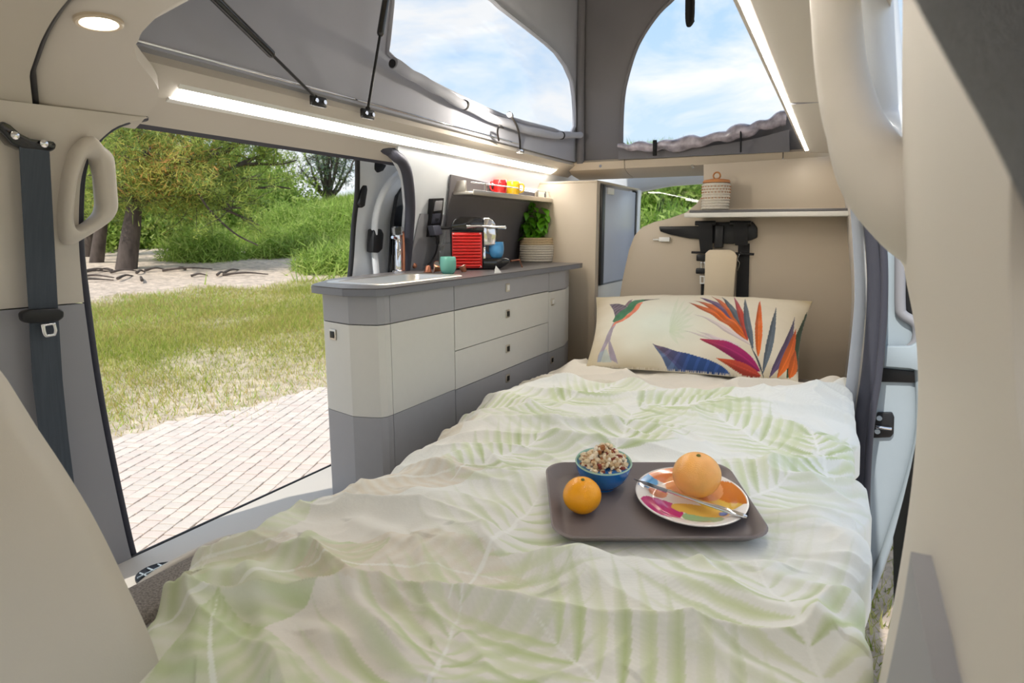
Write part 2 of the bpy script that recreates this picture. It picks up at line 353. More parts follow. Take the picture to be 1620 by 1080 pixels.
# rear roof rim
rim = thing('trim_4', 'beige rear roof rim below the tent canvas', 'roof rim', (-.7, 3.45, 1.27), kind=S)
for x0, x1 in ((-1.40, -1.075), (-1.071, -.28), (-.276, .02)):
    sheet('rim_panel', np.array([[(x, y, z) for x in (x0, x1)] for y, z in [(3.62, 1.245), (3.50, 1.262), (3.44, 1.285), (3.43, 1.325)]]), (0, .02, .012), M['beigeboard'], rim)
for px in (951, 1096):
    lathe('rim_screw', [(.001, .012), (.008, .012), (.010, 0), (.001, 0)], by(px, 263, 3.445), M['chrome'], rim, n=12, tilt=Matrix.Rotation(R(90), 4, 'X'))

# right C-pillar trim, seal
cp = thing('wall_right', 'beige right rear pillar trim beside the bed', 'pillar', (.06, 2.8, 0), kind=S)
A = [(-.06, 3.34, 1.30), by(1335, 310, 3.34), by(1341, 380, 3.34), by(1347, 460, 3.34), by(1343, 530, 3.34), by(1333, 610, 3.34), (.05, 3.34, .1)]
Bp = [(1336, 290), (1350, 306), (1364, 330), (1369, 400), (1371, 467), (1367, 520), (1361, 575), (1351, 670), (1350, 760), (1352, 850)]
B = [by(x, y, 2.45) for x, y in Bp]
loft('pillar_trim', smooth(A, 4), smooth(B, 4), (.05, 0, 0), M['beige'], cp, m=36, n=6)
loft('pillar_face', smooth(B[2:], 4), smooth([by(x-19, y, 2.42) for x, y in Bp[2:]], 4), (.03, .03, 0), M['whitemetal'], cp, m=36, n=3)
sl = [(1352, 292), (1378, 335), (1387, 400), (1388, 467), (1385, 530), (1378, 600), (1367, 670), (1361, 760), (1360, 850), (1364, 930)]
tube('door_seal', smooth([by(x, y, 2.42) for x, y in sl], 5), .031, M['rubber'], cp, n=12, sq=(1, 1))
tube('seal_lip', smooth([by(x+11, y, 2.36) for x, y in sl], 5), .011, M['rubber'], cp, n=8)

# right sliding door edge
rd = thing('door_2', 'pale grey edge of the open right sliding door', 'sliding door', (.25, 2.5, 0), kind=S)
YD = 2.52
poly = [(1385, 330), (1425, 360), (1470, 440), (1474, 600), (1468, 660), (1462, 720), (1440, 790), (1418, 845), (1398, 905), (1372, 965), (1366, 920), (1365, 700), (1390, 560)]
prism('door_edge', [by(x, y, YD) for x, y in poly], (0, .12, 0), M['greymetal'], rd, b=.01)
tube('door_rim', smooth([by(x, y, YD-.01) for x, y in [(1452, 560), (1456, 640), (1452, 700), (1433, 775), (1412, 838), (1392, 895), (1372, 950)]], 5), .014, M['greymetal'], rd, n=10)
tube('window_seal', smooth([by(x, y, YD-.01) for x, y in [(1424, 400), (1424, 480), (1428, 497), (1445, 508), (1452, 520), (1450, 540), (1440, 552)]], 5), .017, M['greytrim'], rd, n=10)
prism('door_glass', [by(x, y, YD-.005) for x, y in [(1430, 400), (1470, 470), (1470, 520), (1445, 500), (1432, 490)]], (0, .02, 0), M['black'], rd, b=.002)
prism('guide_arm', [by(x, y, YD-.06) for x, y in [(1400, 548), (1440, 548), (1462, 536), (1466, 560), (1463, 590), (1440, 583), (1398, 580)]], (0, .03, 0), M['greymetal'], rd, b=.005)
prism('gap_shade', [by(x, y, YD-.012) for x, y in [(1395, 582), (1468, 590), (1466, 606), (1393, 604)]], (0, .01, 0), M['black'], rd, b=.002)  # black slab drawn for the shade inside the door gap
prism('lock_recess', [by(x, y, YD-.015) for x, y in [(1388, 653), (1412, 653), (1415, 660), (1414, 686), (1409, 692), (1380, 693)]], (0, .02, 0), M['black'], rd, b=.004)
tube('lock_claw', [by(1386, 675, YD-.03), by(1399, 677, YD-.035), by(1410, 678, YD-.03)], .006, M['chrome'], rd, n=8)
for x, y in ((1391, 661), (1388, 682)): lathe('bolt', [(.001, .0), (.009, .0), (.009, .006), (.001, .006)], by(x, y, YD-.018), M['greymetal'], rd, n=10, tilt=Matrix.Rotation(R(90), 4, 'X'))

# right B-pillar close to the camera
bp_ = thing('wall_right_pillar', 'large blurred beige pillar trim at the right edge', 'pillar', (.12, .8, 0), kind=S)
pe = [(1385, 352, 1.3), (1400, 370, 1.25), (1440, 430, 1.1), (1457, 475, 1.04), (1465, 520, 1.0), (1467, 590, .97), (1465, 650, .95), (1460, 730, .95), (1450, 800, .95), (1435, 890, .95), (1415, 1000, .95), (1398, 1085, .95), (1370, 1200, .95)]
E_ = np.array([by(x, y, Y) for x, y, Y in pe]); E_ = smooth(E_, 4)
ts = np.array([0, .02, .08, .3, .6, 1.0]); G = []
for p in E_:
    row = []
    for t in ts:
        Y = p[1]*(1-t)+.30*t; bul = .020*(1-math.exp(-t*14))
        row.append((p[0]-bul*(p[2] < 1.1)-(.0 if t < .3 else .012*t), Y, p[2]+(.02*t if p[2] > 1 else 0)))
    G.append(row)
UPR = [[(1440, 340, .98), (1448, 290, .88), (1446, 150, .76), (1430, -250, .66), (1475, -250, .5), (1640, -250, .3)], [(1436, 345, 1.0), (1447, 310, .9), (1447, 200, .78), (1434, -20, .68), (1475, -20, .5), (1640, -20, .3)],
       [(1430, 352, 1.05), (1445, 325, .95), (1449, 260, .8), (1444, 120, .70), (1480, 100, .5), (1640, 100, .3)], [(1420, 365, 1.15), (1438, 345, 1.0), (1450, 310, .85), (1452, 250, .72), (1490, 220, .5), (1640, 200, .3)], [(1405, 372, 1.24), (1420, 365, 1.15), (1440, 350, 1.0), (1456, 330, .8), (1500, 330, .5), (1640, 330, .3)]]
G = [[tuple(by(*q)) for q in row] for row in UPR]+G[4:]
G = np.array(G)
for _ in range(40):
    q = G.copy(); q[1:-1, 2:] = (G[:-2, 2:]+2*G[1:-1, 2:]+G[2:, 2:])/4; G = q
sheet('pillar_trim', G, (.09, -.004, 0), M['beige'], bp_, ang=80)
hp = [(1308, -260, .80), (1316, -80, .82), (1322, 20, .83), (1332, 120, .84), (1352, 200, .84), (1390, 275, .84), (1450, 325, .84), (1500, 348, .86)]
tube('grab_handle', smooth([by(x, y, Y) for x, y, Y in hp], 6), np.interp(np.arange(43)/6, [0, 2, 3, 4, 5, 6, 7], [.021, .0215, .023, .026, .036, .046, .056]), M['beige'], bp_, n=16, sq=(1, 1.15))
wp = [(1376, -120, .90), (1384, 20, .90), (1394, 120, .90), (1408, 190, .90), (1450, 232, .86)]
tube('handle_recess', smooth([by(x, y, Y) for x, y, Y in wp], 6), .024, M['whitemetal'], bp_, n=12)
loft('lower_trim', [by(1440, 878, .62), by(1429, 950, .62), by(1411, 1040, .62), by(1395, 1115, .62)], [by(1441, 872, .615), by(1447, 915, .56), by(1462, 1000, .48), by(1482, 1095, .42)], (.02, 0, 0), M['greytrim'], bp_, m=12, n=4)
prism('door_strip', [by(x, y, 1.12) for x, y in [(1464, 640), (1452, 760), (1440, 860), (1425, 970), (1419, 1018), (1415, 1017), (1413, 940), (1412, 850), (1428, 790), (1440, 740), (1450, 690)]], (.02, .03, 0), M['black'], bp_, b=.004)

# raised roof panel (hinged at the front)
roof = thing('ceiling_raised_roof', 'raised pop top roof panel above the tent canvas', 'roof', (-.75, 2, 1.9), kind=S)
G = np.array([[(x, y, 1.44+.43*(y-.85)) for x in np.linspace(-1.46, -.05, 6)] for y in np.linspace(.55, 3.7, 8)]); sheet('roof_panel', G, (0, 0, .04), M['beige2'], roof)
def roofz(y): return 1.44+.43*(y-.85)

# ------------------------------------------------------------------ tent canvas with two window openings
def holed(name, corner, hole, off, m, parent, n=72):
    """flat canvas between an outer outline and a window outline"""
    O = resamp(list(corner)+[corner[0]], n+1)[:-1]; I = resamp(list(hole)+[hole[0]], n+1)[:-1]
    c = np.mean(hole, axis=0); u = np.array(corner[1])-np.array(corner[0]); u = u/np.linalg.norm(u); v = np.array(corner[-1])-np.array(corner[0]); v = v-u*(v@u); v /= np.linalg.norm(v)
    an = lambda P: np.unwrap(np.arctan2((P-c)@v, (P-c)@u))
    # match by angle about the window centre
    def byang(P, angs):
        a = np.arctan2((P-c)@v, (P-c)@u) % (2*math.pi); k = np.argsort(a); P = P[k]; a = a[k]
        a = np.r_[a[-1]-2*math.pi, a, a[0]+2*math.pi]; P = np.vstack([P[-1:], P, P[:1]])
        return np.stack([np.interp(angs, a, P[:, i]) for i in range(3)], 1)
    angs = np.sort(np.r_[np.linspace(0, 2*math.pi, n, endpoint=False), np.arctan2((np.array(corner)-c)@v, (np.array(corner)-c)@u) % (2*math.pi)])
    Od = byang(resamp(list(corner)+[corner[0]], 400)[:-1], angs); Id = byang(resamp(list(hole)+[hole[0]], 400)[:-1], angs)
    q = len(angs); lev = [0, .5, .9, 1]; V = np.vstack([Id*(1-t)+Od*t for t in lev]); V = np.vstack([V, V+np.array(off)]); k = q*len(lev); F = []
    for l in range(len(lev)-1):
        for j in range(q):
            a, b = l*q+j, l*q+(j+1) % q; F.append((a, b, b+q, a+q)); F.append((k+a, k+a+q, k+b+q, k+b))
    for j in range(q):
        F.append((j, k+j, k+(j+1) % q, (j+1) % q)); a = (len(lev)-1)*q; F.append((a+j, a+(j+1) % q, k+a+(j+1) % q, k+a+j))
    ob = mk(name, V, F, m, parent, ang=60)
    return ob, Id
tent = thing('tent_canvas', 'grey pop top tent canvas with large window openings', 'tent canvas', (-.75, 2.2, 1.34))
XC = -1.36
rc = 3.47
hole = [bx(x, y, XC) for x, y in [(610, 92), (700, 140), (800, 185), (880, 206), (907, 213)]]+[bx(907, 150, XC), bx(900, 118, XC), bx(880, 85, XC), bx(845, 55, XC), bx(790, 12, XC), bx(770, -4, XC), bx(640, -70, XC), bx(622, -40, XC), bx(620, 0, XC), bx(614, 60, XC)]
corner = [(XC, .86, 1.34), (XC, rc, 1.33), (XC, rc, roofz(rc)), (XC, .86, roofz(.86))]
_, H1 = holed('side_canvas', corner, smooth(hole+[hole[0]], 3)[:-1], (-.012, 0, 0), M['canvas'], tent)
tube('window_hem', np.vstack([H1, H1[:2]])+np.array([.003, 0, 0]), .008, M['canvas'], tent, n=6)
hole = [by(x, y, rc) for x, y in [(984, 232), (984, 200), (987, 150), (996, 110), (1010, 70), (1035, 30), (1062, 2), (1100, -20), (1250, -20), (1255, 60), (1256, 175), (1180, 205), (1100, 222), (1030, 232)]]
corner = [(XC, rc, 1.32), (-.1, rc, 1.30), (-.1, rc, roofz(rc)), (XC, rc, roofz(rc))]
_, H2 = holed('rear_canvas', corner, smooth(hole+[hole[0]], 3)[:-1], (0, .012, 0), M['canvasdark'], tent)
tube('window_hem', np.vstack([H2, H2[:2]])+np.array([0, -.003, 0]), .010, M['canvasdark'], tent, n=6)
tube('corner_seam', [(XC+.03, rc-.03, 1.32), (XC+.02, rc-.03, 1.8), (XC+.02, rc-.03, 2.5)], .022, M['canvasdark'], tent, n=8)
corner = [(-.12, .86, 1.34), (-.12, rc, 1.33), (-.12, rc, roofz(rc)), (-.12, .86, roofz(.86))]
hole = [(-.12, 1.7, 1.5), (-.12, 3.2, 1.5), (-.12, 3.2, 2.2), (-.12, 1.75, 1.65)]
holed('side_canvas', corner, hole, (.012, 0, 0), M['canvas'], tent)
# clear pane in the left opening
vin = bpy.data.materials.new('clear_window_film'); vin.use_nodes = True; t = vin.node_tree; t.nodes.clear()
tr = t.nodes.new('ShaderNodeBsdfTransparent'); gl = t.nodes.new('ShaderNodeBsdfGlossy'); gl.inputs[1].default_value = .12; mi = t.nodes.new('ShaderNodeMixShader')
nz = t.nodes.new('ShaderNodeTexNoise'); nz.inputs['Scale'].default_value = 5; bpn = t.nodes.new('ShaderNodeBump'); bpn.inputs['Strength'].default_value = .25; bpn.inputs['Distance'].default_value = .02
t.links.new(nz.outputs['Fac'], bpn.inputs['Height']); t.links.new(bpn.outputs[0], gl.inputs['Normal'])
mi.inputs[0].default_value = .10; oo = t.nodes.new('ShaderNodeOutputMaterial')
t.links.new(tr.outputs[0], mi.inputs[1]); t.links.new(gl.outputs[0], mi.inputs[2]); t.links.new(mi.outputs[0], oo.inputs[0])
mk('window_film', H1+np.array([-.006, 0, 0]), [tuple(range(len(H1)))], vin, tent, smooth=False)

# ================================================================== ROOF FITTINGS
def strut(label, br, mid, top):
    t = thing('gas_strut', label, 'gas strut', tuple(br), group='gas struts holding up the pop top roof')
    br, mid, top = map(np.array, (br, mid, top)); u = (mid-br)/np.linalg.norm(mid-br)
    tube('rod', [br+u*.012, mid+u*.01], .0042, M['black'], t, n=8)
    tube('cylinder', [mid, mid+u*.006, mid+u*.01, top], [.007, .0105, .011, .011], M['blackgloss'], t, n=12)
    b = box('bracket', br+np.array([-.008, -.026, -.018]), br+np.array([.006, .03, .010]), M['black'], t, b=.004)
    for k in (-.014, .018): lathe('bolt', [(.001, .0), (.006, .0), (.006, .004), (.001, .004)], br+np.array([.007, k, -.004]), M['chrome'], b, n=10, tilt=Matrix.Rotation(R(90), 4, 'Y'))
    lathe('ball_joint', [(.001, -.008), (.006, -.005), (.008, 0), (.006, .005), (.001, .008)], br+u*.012, M['black'], t, n=10)
b1 = bx(503, 158, -1.335); m1 = bx(432, 88, -1.30); strut('black gas strut leaning towards the front roof opening', b1, m1, m1+(m1-b1)/np.linalg.norm(m1-b1)*.32)
b2 = bx(581, 178, -1.335); m2 = bx(601, 57, -1.30); strut('black gas strut standing upright beside the canvas window', b2, m2, m2+(m2-b2)/np.linalg.norm(m2-b2)*.22)

def wig(P, amp, f): return P+amp*np.array([[math.sin(i*f), 0, math.cos(i*f*1.3)] for i in range(len(P))])
bl1 = thing('rolled_blind', 'rolled grey canvas flap tied below the left tent window', 'rolled blind', tuple(bx(735, 165, -1.33)))
P = smooth([bx(622, 101, -1.30), bx(680, 135, -1.31), bx(735, 166, -1.32), bx(800, 195, -1.325), bx(868, 213, -1.325), bx(918, 213, -1.30)], 8)
rad = np.linspace(.0185, .0165, len(P))+.0012*np.sin(np.arange(len(P))*1.1)
tube('roll', wig(P, .0025, .8), rad, M['canvas'], bl1, n=16)
lathe('roll_end', [(.001, 0), (.013, 0), (.013, .002), (.001, .002)], P[0]+np.array([0, -.004, 0]), M['black'], bl1, n=14, tilt=Matrix.Rotation(R(90), 4, 'X'))
for k in (.40, .86):
    i = int(k*len(P)); c = P[i]; d = P[i+1]-P[i-1]; d /= np.linalg.norm(d)
    tube('strap', [c-d*.008, c-d*.004, c+d*.004, c+d*.008], [rad[i]+.001, rad[i]+.003, rad[i]+.003, rad[i]+.001], M['beltblack'], bl1, n=14)
bl2 = thing('rolled_blind', 'rolled dark flap with crumpled clear film below the rear tent window', 'rolled blind', tuple(by(1110, 225, 3.42)))
P = smooth([by(978, 232, 3.41), by(1030, 232, 3.40), by(1090, 226, 3.40), by(1150, 214, 3.40), by(1200, 200, 3.40), by(1246, 185, 3.41)], 12)
M['film'] = mat('crumpled_clear_film', srgb(170, 162, 172), .12, spec=.9, bump=1.0, bscale=28, vary=.5, vscale=22, coat=.7)
rad = .036+.008*np.sin(np.arange(len(P))*.35)
rad[:10] = np.linspace(.014, rad[10], 10)
tube('roll', wig(P, .006, .6), rad, M['film'], bl2, n=20, sq=(1.0, .8))
A = [by(x, y, 3.43) for x, y in [(978, 236), (1030, 238), (1110, 232), (1180, 222), (1248, 205)]]; B = [by(x, y, 3.42) for x, y in [(978, 252), (1030, 250), (1110, 246), (1180, 243), (1249, 240)]]
loft('flap_edge', smooth(A, 4), smooth(B, 4), (0, .012, 0), M['canvasdark'], bl2, m=24, n=5)
for px, y0, y1 in ((1036, 226, 246), (1172, 205, 240)):
    tube('strap', [by(px, y0-4, 3.375), by(px, (y0+y1)/2, 3.352), by(px, y1, 3.375)], .011, M['beltblack'], bl2, n=8, sq=(1, .4))
hs = thing('hanging_strap', 'black webbing strap hanging in the rear tent window', 'strap', tuple(by(1093, 0, 3.3)))
P = [by(1091, -60, 3.3), by(1091, 0, 3.3), by(1091, 28, 3.3), by(1093, 38, 3.29), by(1096, 30, 3.28), by(1097, 0, 3.28), by(1097, -60, 3.28)]
tube('webbing_loop', smooth(P, 5), .021, M['beltblack'], hs, n=8, sq=(.35, 1))

rl = thing('reading_lamp', 'small glowing reading lamp on a black gooseneck at the left canvas', 'lamp', tuple(bx(823, 241, -1.335)))
nk = smooth([bx(823, 238, -1.34), bx(822, 218, -1.32), bx(818, 200, -1.27), bx(811, 187, -1.235), bx(807, 182, -1.22)], 6)
tube('gooseneck', nk, .0045, M['black'], rl, n=8)
box('base', nk[0]+np.array([-.012, -.02, -.012]), nk[0]+np.array([.012, .02, .004]), M['chrome'], rl, b=.003)
hd = nk[-1]; tube('lamp_head', [hd+np.array([0, .018, -.002]), hd+np.array([0, .004, .0]), hd+np.array([0, -.008, .001])], [.007, .011, .012], M['black'], rl, n=12)
lathe('lamp_lens', [(.001, -.006), (.008, -.004), (.010, 0), (.008, .004), (.001, .006)], hd+np.array([.002, -.012, .001]), M['lampglow'], rl, n=14)
pl = bpy.data.lights.new('reading_lamp_bulb', 'POINT'); pl.energy = 5.5; pl.color = (1, .9, .74); pl.shadow_soft_size = .008
plo = bpy.data.objects.new('lamp_bulb', pl); COL.objects.link(plo); plo.parent = rl; plo.location = tuple(hd+np.array([.02, -.03, -.012])-ORG[rl])
tube('blind_hook', smooth([bx(789, 222, -1.345), bx(787, 208, -1.31), bx(790, 199, -1.29), bx(796, 202, -1.29)], 4), .004, M['black'], rl, n=8)

dl = thing('ceiling_light', 'round glowing downlight in the roof lining at upper left', 'downlight', (-1.17, .715, 1.30))
nrm = Matrix.Rotation(R(-6), 4, 'Y')
lathe('bezel', [(.028, .0), (.030, -.004), (.035, -.005), (.038, -.002), (.038, .012), (.028, .012)], (-1.178, .722, 1.308), M['beigeboard'], dl, n=40, tilt=nrm)
lathe('lens', [(.001, -.003), (.018, -.003), (.026, -.001), (.028, .004), (.001, .008)], (-1.178, .722, 1.307), M['spot'], dl, n=40, tilt=nrm)

# ================================================================== SEAT BELT on the left pillar
sb = thing('seat_belt', 'grey seat belt hanging down the left door pillar', 'seat belt', tuple(bl(70, 480, .03)))
poly = [(-6, 196), (6, 191), (18, 197), (32, 210), (50, 219), (70, 222), (86, 223), (91, 229), (88, 237), (78, 241), (58, 238), (36, 236), (18, 228), (6, 214), (-4, 204)]
prism('belt_guide', [bl(x, y, .035) for x, y in poly], (-.03, 0, 0), M['blackgloss'], sb, b=.005)
for x in (24, 70): lathe('guide_stud', [(.001, -.003), (.006, -.002), (.008, 0), (.001, .002)], bl(x, 214 if x < 40 else 227, .04), M['chrome'], sb, n=10, tilt=Matrix.Rotation(R(90), 4, 'Y'))
A = [bl(x, y, .034) for x, y in [(31, 232), (38, 360), (46, 490), (52, 600), (63, 690), (80, 800)]]; B = [bl(x, y, .034) for x, y in [(78, 232), (85, 360), (92, 490), (99, 600), (108, 690), (122, 800)]]
loft('webbing', A, B, (-.003, 0, 0), M['belt'], sb, m=30, n=6)
prism('belt_stop', [bl(x, y, .05) for x, y in [(36, 495), (45, 490), (95, 487), (103, 492), (103, 502), (95, 508), (48, 512), (38, 508)]], (-.025, 0, 0), M['black'], sb, b=.006, seg=3)
ringobj('tongue', [bl(x, y, .048) for x, y in [(65, 513), (88, 510), (91, 522), (89, 531), (72, 534), (68, 528)]], [bl(x, y, .048) for x, y in [(72, 516), (84, 514), (86, 522), (85, 527), (75, 529), (73, 524)]], (-.004, 0, 0), M['chrome'], sb, m=24, sub=0)

# ================================================================== KITCHEN
Z0, ZG, ZW, ZT = .05, .383, .671, .757
NOSE = [(-1.2, 1.528), (-1.201, 1.505), (-1.212, 1.484), (-1.235, 1.474), (-1.293, 1.458), (-1.30, 1.457), (-1.418, 1.486), (-1.432, 1.492), (-1.455, 1.514), (-1.475, 1.54), (-1.56, 1.70)]
def offpoly(P, d):
    P = np.array(P, float); T = np.gradient(P, axis=0); T /= np.linalg.norm(T, axis=1)[:, None]; return P+np.stack([-T[:, 1], T[:, 0]], 1)*d
def panel(name, P, z0, z1, m, parent, th=.014):
    """upright front panel along a plan polyline"""
    Q = offpoly(P, -th); n = len(P); G = np.array([[(x, y, z) for x, y in P] for z in (z0, z1)]); O = np.array([[(x, y, z) for x, y in Q] for z in (z0, z1)])-G
    return sheet(name, G, O, m, parent, ang=14)
def latch(parent, c, nx, ny, m=None):
    n = np.array([nx, ny, 0.]); n /= np.linalg.norm(n); s = np.array([-n[1], n[0], 0.]); u = np.array([0, 0, 1.]); c = np.array(c); w = .017
    o = prism('push_latch', [c-s*w-u*w, c+s*w-u*w, c+s*w+u*w, c-s*w+u*w], n*.004, M['steel'], parent, b=.002)
    prism('button', [c+n*.004-s*w*.62-u*w*.62, c+n*.004+s*w*.62-u*w*.62, c+n*.004+s*w*.62+u*w*.62, c+n*.004-s*w*.62+u*w*.62], n*.002, m or M['black'], o, b=.001)
G_ = .0016
def carcass(parent, P): prism('body', [(x, y, Z0) for x, y in P], (0, 0, .66-Z0), M['cabbody'], parent, b=0)
k1 = thing('kitchen_cabinet', 'angled end cabinet of the kitchen below the sink', 'cabinet', (-1.4, 1.7, .05), group='kitchen cabinet units')
carcass(k1, [(-1.216, 1.888), (-1.216, 1.545), (-1.24, 1.492), (-1.295, 1.474), (-1.412, 1.502), (-1.45, 1.53), (-1.545, 1.71), (-1.60, 1.888)])
for z0, z1, m in ((Z0, ZG, M['cabgrey']), (ZG+G_, ZW-G_, M['cabwhite']), (ZW+G_, ZT, M['cabgrey'])):
    d = panel('end_door' if m is M['cabwhite'] else 'end_panel', NOSE, z0, z1, m, k1)
    panel('front_panel', [(-1.2, 1.890), (-1.2, 1.5305)], z0, z1, m, k1)
    if m is M['cabwhite']: latch(d, bx(537, 529, -1.382)*0+np.array([-1.382, 1.4765, .632]), -.23, -.97)
k2 = thing('kitchen_cabinet', 'wide kitchen drawer unit in the middle of the counter', 'cabinet', (-1.4, 2.3, .05), group='kitchen cabinet units')
carcass(k2, [(-1.216, 2.719), (-1.216, 1.896), (-1.60, 1.896), (-1.60, 2.719)])
for z0, z1, m, zl, lm in ((Z0, .379, M['cabgrey'], .352, None), (.382, .522, M['cabwhite'], .478, None), (.525, .669, M['cabwhite'], .625, None), (.673, ZT, M['cabgrey'], .733, M['white'])):
    d = panel('drawer_front', [(-1.2, 2.7205), (-1.2, 1.8945)], z0, z1, m, k2); latch(d, (-1.1995, 2.30, zl-.012), 1, 0, lm)
k3 = thing('kitchen_cabinet', 'narrow kitchen cupboard at the far end beside the tall cabinet', 'cabinet', (-1.4, 2.9, .05), group='kitchen cabinet units')
carcass(k3, [(-1.25, 3.07), (-1.216, 2.9), (-1.216, 2.726), (-1.60, 2.726), (-1.60, 3.07)])
FR = [(-1.245, 3.085), (-1.203, 2.935), (-1.2, 2.92), (-1.2, 2.7245)]
for z0, z1, m, zl, lm in ((Z0, .375, M['cabgrey'], .345, None), (.378, .664, M['cabwhite'], .628, M['white']), (.668, ZT, M['cabgrey'], None, None)):
    d = panel('door' if zl else 'top_panel', FR, z0, z1, m, k3)
    if zl: latch(d, (-1.1995, 2.765, zl-.012), 1, 0, lm)
WP = [(-1.19, 3.09), (-1.186, 1.53), (-1.188, 1.49), (-1.2, 1.466), (-1.235, 1.448), (-1.295, 1.432), (-1.42, 1.458), (-1.455, 1.472), (-1.482, 1.50), (-1.59, 1.70), (-1.625, 1.95), (-1.628, 3.16), (-1.2, 3.16)]
wt = thing('worktop', 'dark grey kitchen worktop with rounded front edge', 'worktop', (-1.4, 2.3, ZT))
HO = [(-1.484, 1.561), (-1.248, 1.561), (-1.248, 2.027), (-1.484, 2.027)]          # the cut-out for the sink
holed('top', [(x, y, ZT+.026) for x, y in [(-1.186, 1.53), (-1.188, 1.49), (-1.2, 1.466), (-1.235, 1.448), (-1.295, 1.432), (-1.42, 1.458), (-1.455, 1.472), (-1.482, 1.50), (-1.59, 1.70), (-1.625, 1.95), (-1.626, 2.08), (-1.187, 2.08)]], [(x, y, ZT+.026) for x, y in HO], (0, 0, -.024), M['worktop'], wt)
prism('top', [(-1.187, 2.08, ZT+.002), (-1.19, 3.09, ZT+.002), (-1.2, 3.16, ZT+.002), (-1.628, 3.16, ZT+.002), (-1.626, 2.08, ZT+.002)], (0, 0, .024), M['worktop'], wt, b=0)
ed = [np.array([x, y, 0]) for x, y in WP[:10]]
panel('edging', offpoly([(p[0], p[1]) for p in ed], .003), ZT+.003, ZT+.0225, M['worktopedge'], wt, th=.004)
ZK = ZT+.026
# sink with recessed basin, set on the worktop
sk = thing('sink', 'shallow stainless steel sink set in the worktop', 'sink', (-1.4, 1.68, ZK))
def rrect(x0, y0, x1, y1, r, n=5):
    P = []
    for cx, cy, a0 in ((x1-r, y1-r, 0), (x0+r, y1-r, 90), (x0+r, y0+r, 180), (x1-r, y0+r, 270)):
        for k in range(n+1): a = R(a0+90*k/n); P.append((cx+r*math.cos(a), cy+r*math.sin(a)))
    return P
sxy = (-1.497, 1.548, -1.235, 2.04)
def loops(name, L, m, parent, ang=40, closed=True):
    n = len(L[0]); V = np.vstack(L); F = [(i*n+j, i*n+(j+1) % n, (i+1)*n+(j+1) % n, (i+1)*n+j) for i in range(len(L)-1) for j in range(n)]
    if closed: F.append(tuple(range((len(L)-1)*n, len(L)*n)))
    return mk(name, V, F, m, parent, ang=ang)
L = []
for ins, z, r in ((0, ZK-.004, .05), (0, ZK+.002, .05), (.004, ZK+.005, .05), (.022, ZK+.005, .045), (.028, ZK+.003, .045), (.04, ZK-.03, .045), (.06, ZK-.06, .05)):
    L.append(np.array([(x, y, z) for x, y in rrect(sxy[0]+ins, sxy[1]+ins+.0, sxy[2]-ins, sxy[3]-ins, r)]))
loops('basin', L, M['steel'], sk)
lathe('drain', [(.001, .004), (.02, .004), (.026, .001), (.001, .0)], (-1.4, 1.8, ZK-.06), M['chrome'], sk, n=20)
# tap
tp = thing('water_tap', 'chrome water tap standing behind the sink', 'tap', (-1.585, 2.08, ZK))
c = np.array([-1.585, 2.085, ZK])
lathe('base', [(.001, 0), (.026, 0), (.026, .008), (.020, .012), (.001, .012)], c, M['chrome'], tp, n=24)
lathe('column', [(.016, .012), (.016, .11), (.0135, .115), (.0135, .15), (.001, .15)], c, M['chrome'], tp, n=24)
lathe('head', [(.001, .15), (.02, .15), (.024, .16), (.024, .178), (.018, .184), (.001, .185)], c, M['glass'], tp, n=24)
tube('lever', [c+np.array([.0, -.01, .135]), c+np.array([.01, -.035, .14]), c+np.array([.012, -.05, .142])], [.009, .007, .006], M['chrome'], tp, n=12)
tube('spout', smooth([c+np.array([.012, .018, .0]), c+np.array([.013, .02, .08]), c+np.array([.012, .02, .15]), c+np.array([.014, .012, .165])], 5), .006, M['capsule'], tp, n=10)  # copper tube paints the pink reflection along the chrome tap
# wall socket column with plug and cable
so = thing('power_socket', 'angled black power socket on the side wall with a plug', 'socket', tuple(bl(690, 350, .02)))
poly = [(686, 314), (703, 313), (700, 345), (695, 374), (681, 375), (684, 345)]
prism('socket_frame', [bl(x, y, .028) for x, y in poly], (-.026, 0, 0), M['black'], so, b=.003)
prism('switch', [bl(x, y, .034) for x, y in [(690, 318), (701, 317), (699, 333), (688, 334)]], (-.008, 0, 0), M['greytrim'], so, b=.002)
ho = prism('outlet', [bl(x, y, .036) for x, y in [(687, 338), (698, 337), (696, 353), (685, 354)]], (-.01, 0, 0), M['rubber'], so, b=.002)
lathe('outlet_hole', [(.001, -.004), (.010, -.004), (.012, .0), (.001, .0)], bl(692, 345, .037), M['black'], so, n=14, tilt=Matrix.Rotation(R(90), 4, 'Y'))
pg = bl(692, 362, .045)
prism('plug', [bl(685, 357, .06), bl(697, 356, .06), bl(701, 371, .075), bl(689, 373, .08)], (-.03, 0, 0), M['rubber'], so, b=.004)
tube('cable', smooth([bl(692, 371, .06), bl(692, 384, .06), bl(690, 398, .05), bl(683, 412, .04), bl(677, 419, .05)], 5), [.008]*6+[.004]*15, M['black'], so, n=8)
tube('cable', smooth([bl(696, 393, .03), bl(702, 387, .02), bl(712, 384, .02), bl(724, 386, .03)], 4), .003, M['black'], so, n=6)
